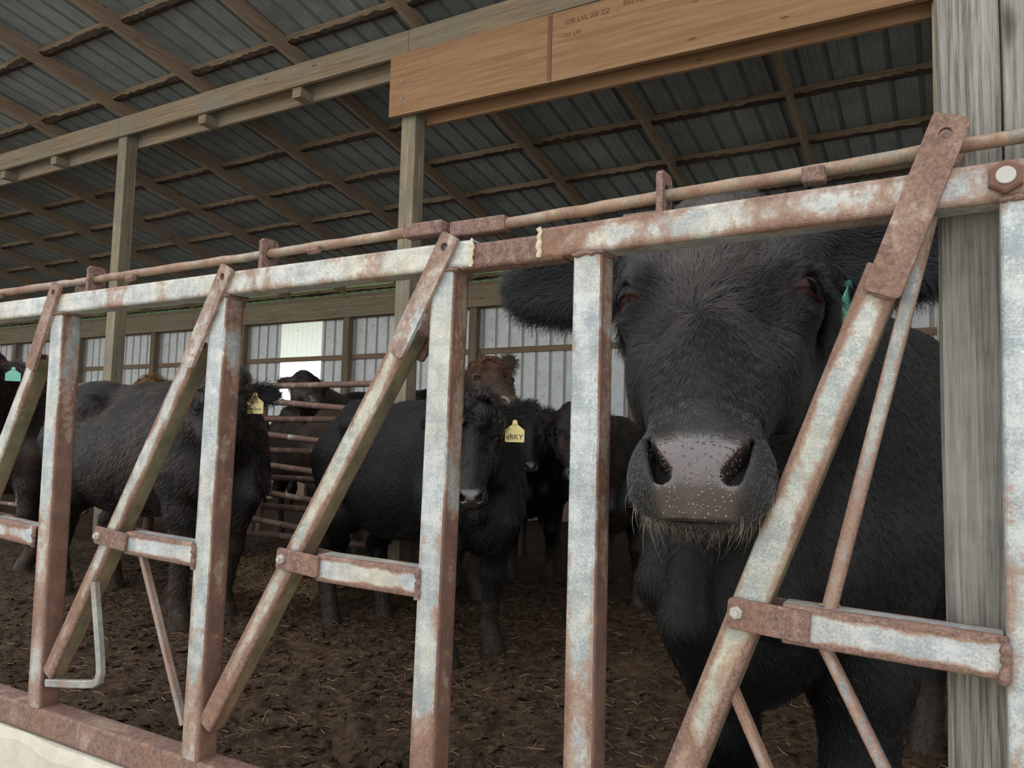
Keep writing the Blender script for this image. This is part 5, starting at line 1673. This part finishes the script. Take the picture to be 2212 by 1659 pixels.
def clods(name, n, seed):
    rg = np.random.RandomState(seed)
    bm = bmesh.new(); bmesh.ops.create_icosphere(bm, subdivisions=1, radius=1.0)
    bv = np.array([v.co for v in bm.verts]); bf = [[v.index for v in f.verts] for f in bm.faces]; bm.free()
    V, F = [], []
    for i in range(n):
        y = 0.2 + 4.6 * rg.rand() ** 1.8; x = -6.2 + 6.8 * rg.rand()
        r = rg.uniform(0.006, 0.022) * (1.0 if rg.rand() < 0.9 else 1.5)
        sc = np.array([rg.uniform(0.8, 1.7), rg.uniform(0.8, 1.5), rg.uniform(0.45, 0.8)]) * r
        a = rg.rand() * 6.28
        v = bv * (1 + 0.32 * rg.randn(len(bv), 1)) * sc
        v = np.stack([v[:, 0] * math.cos(a) - v[:, 1] * math.sin(a), v[:, 0] * math.sin(a) + v[:, 1] * math.cos(a), v[:, 2]], 1)
        v += np.array([x, y, float(floor_height(x, y)) + r * 0.1])
        b = len(V); V += v.tolist(); F += [[b + k for k in f] for f in bf]
    me = bpy.data.meshes.new(name); me.from_pydata(V, [], F)
    return tag(link(name, me, M['floor']), 'dark crumbly clods of trodden manure', 'manure', kind='stuff')
clods('manure_clods', 9000, 43)

# heap of straw by the foot of the gates
def heap_h(x, y):
    x = np.asarray(x, float); y = np.asarray(y, float)
    r = ((x + 4.45) / 0.75) ** 2 + ((y - 3.35) / 0.5) ** 2
    return floor_height(x, y) + 0.20 * np.exp(-r * 1.6) * (0.75 + 0.5 * vnoise(x * 6, y * 6, 8)) - 0.03
me = grid_mesh('straw_heap', np.arange(-5.9, -3.0, 0.04), np.arange(2.5, 4.2, 0.04), heap_h)
tag(link('straw_heap', me, M['straw_dark'], smooth=True), 'low heap of soiled straw at the foot of the rusty gates', 'straw', kind='stuff')
rgx = np.random.RandomState(50)
o = straw_bits('straw.002', 2600, (-5.05, -3.75, 2.9, 3.7), 0.04, 0.13, M['straw'], 44, 0.012, heap_h, 0.9, 'loose straw lying over the heap by the gates', False, 0.0022)

# a few stalks left on the bars
def stalk(name, a, b, label):
    m = MB(); m.tube_path([a, [(a[0] + b[0]) / 2, (a[1] + b[1]) / 2, (a[2] + b[2]) / 2 + 0.0015], b], 0.0013, 6)
    o = add(None, name, m, M['straw'])
    tag(o, label, 'straw', 'stray straw stalks on the bars', 'thing')
stalk('straw_stalk', (-0.150, 0.012, 0.9185), (-0.128, 0.026, 0.9178), 'short straw stalk lying on the crossbar by the grey post')
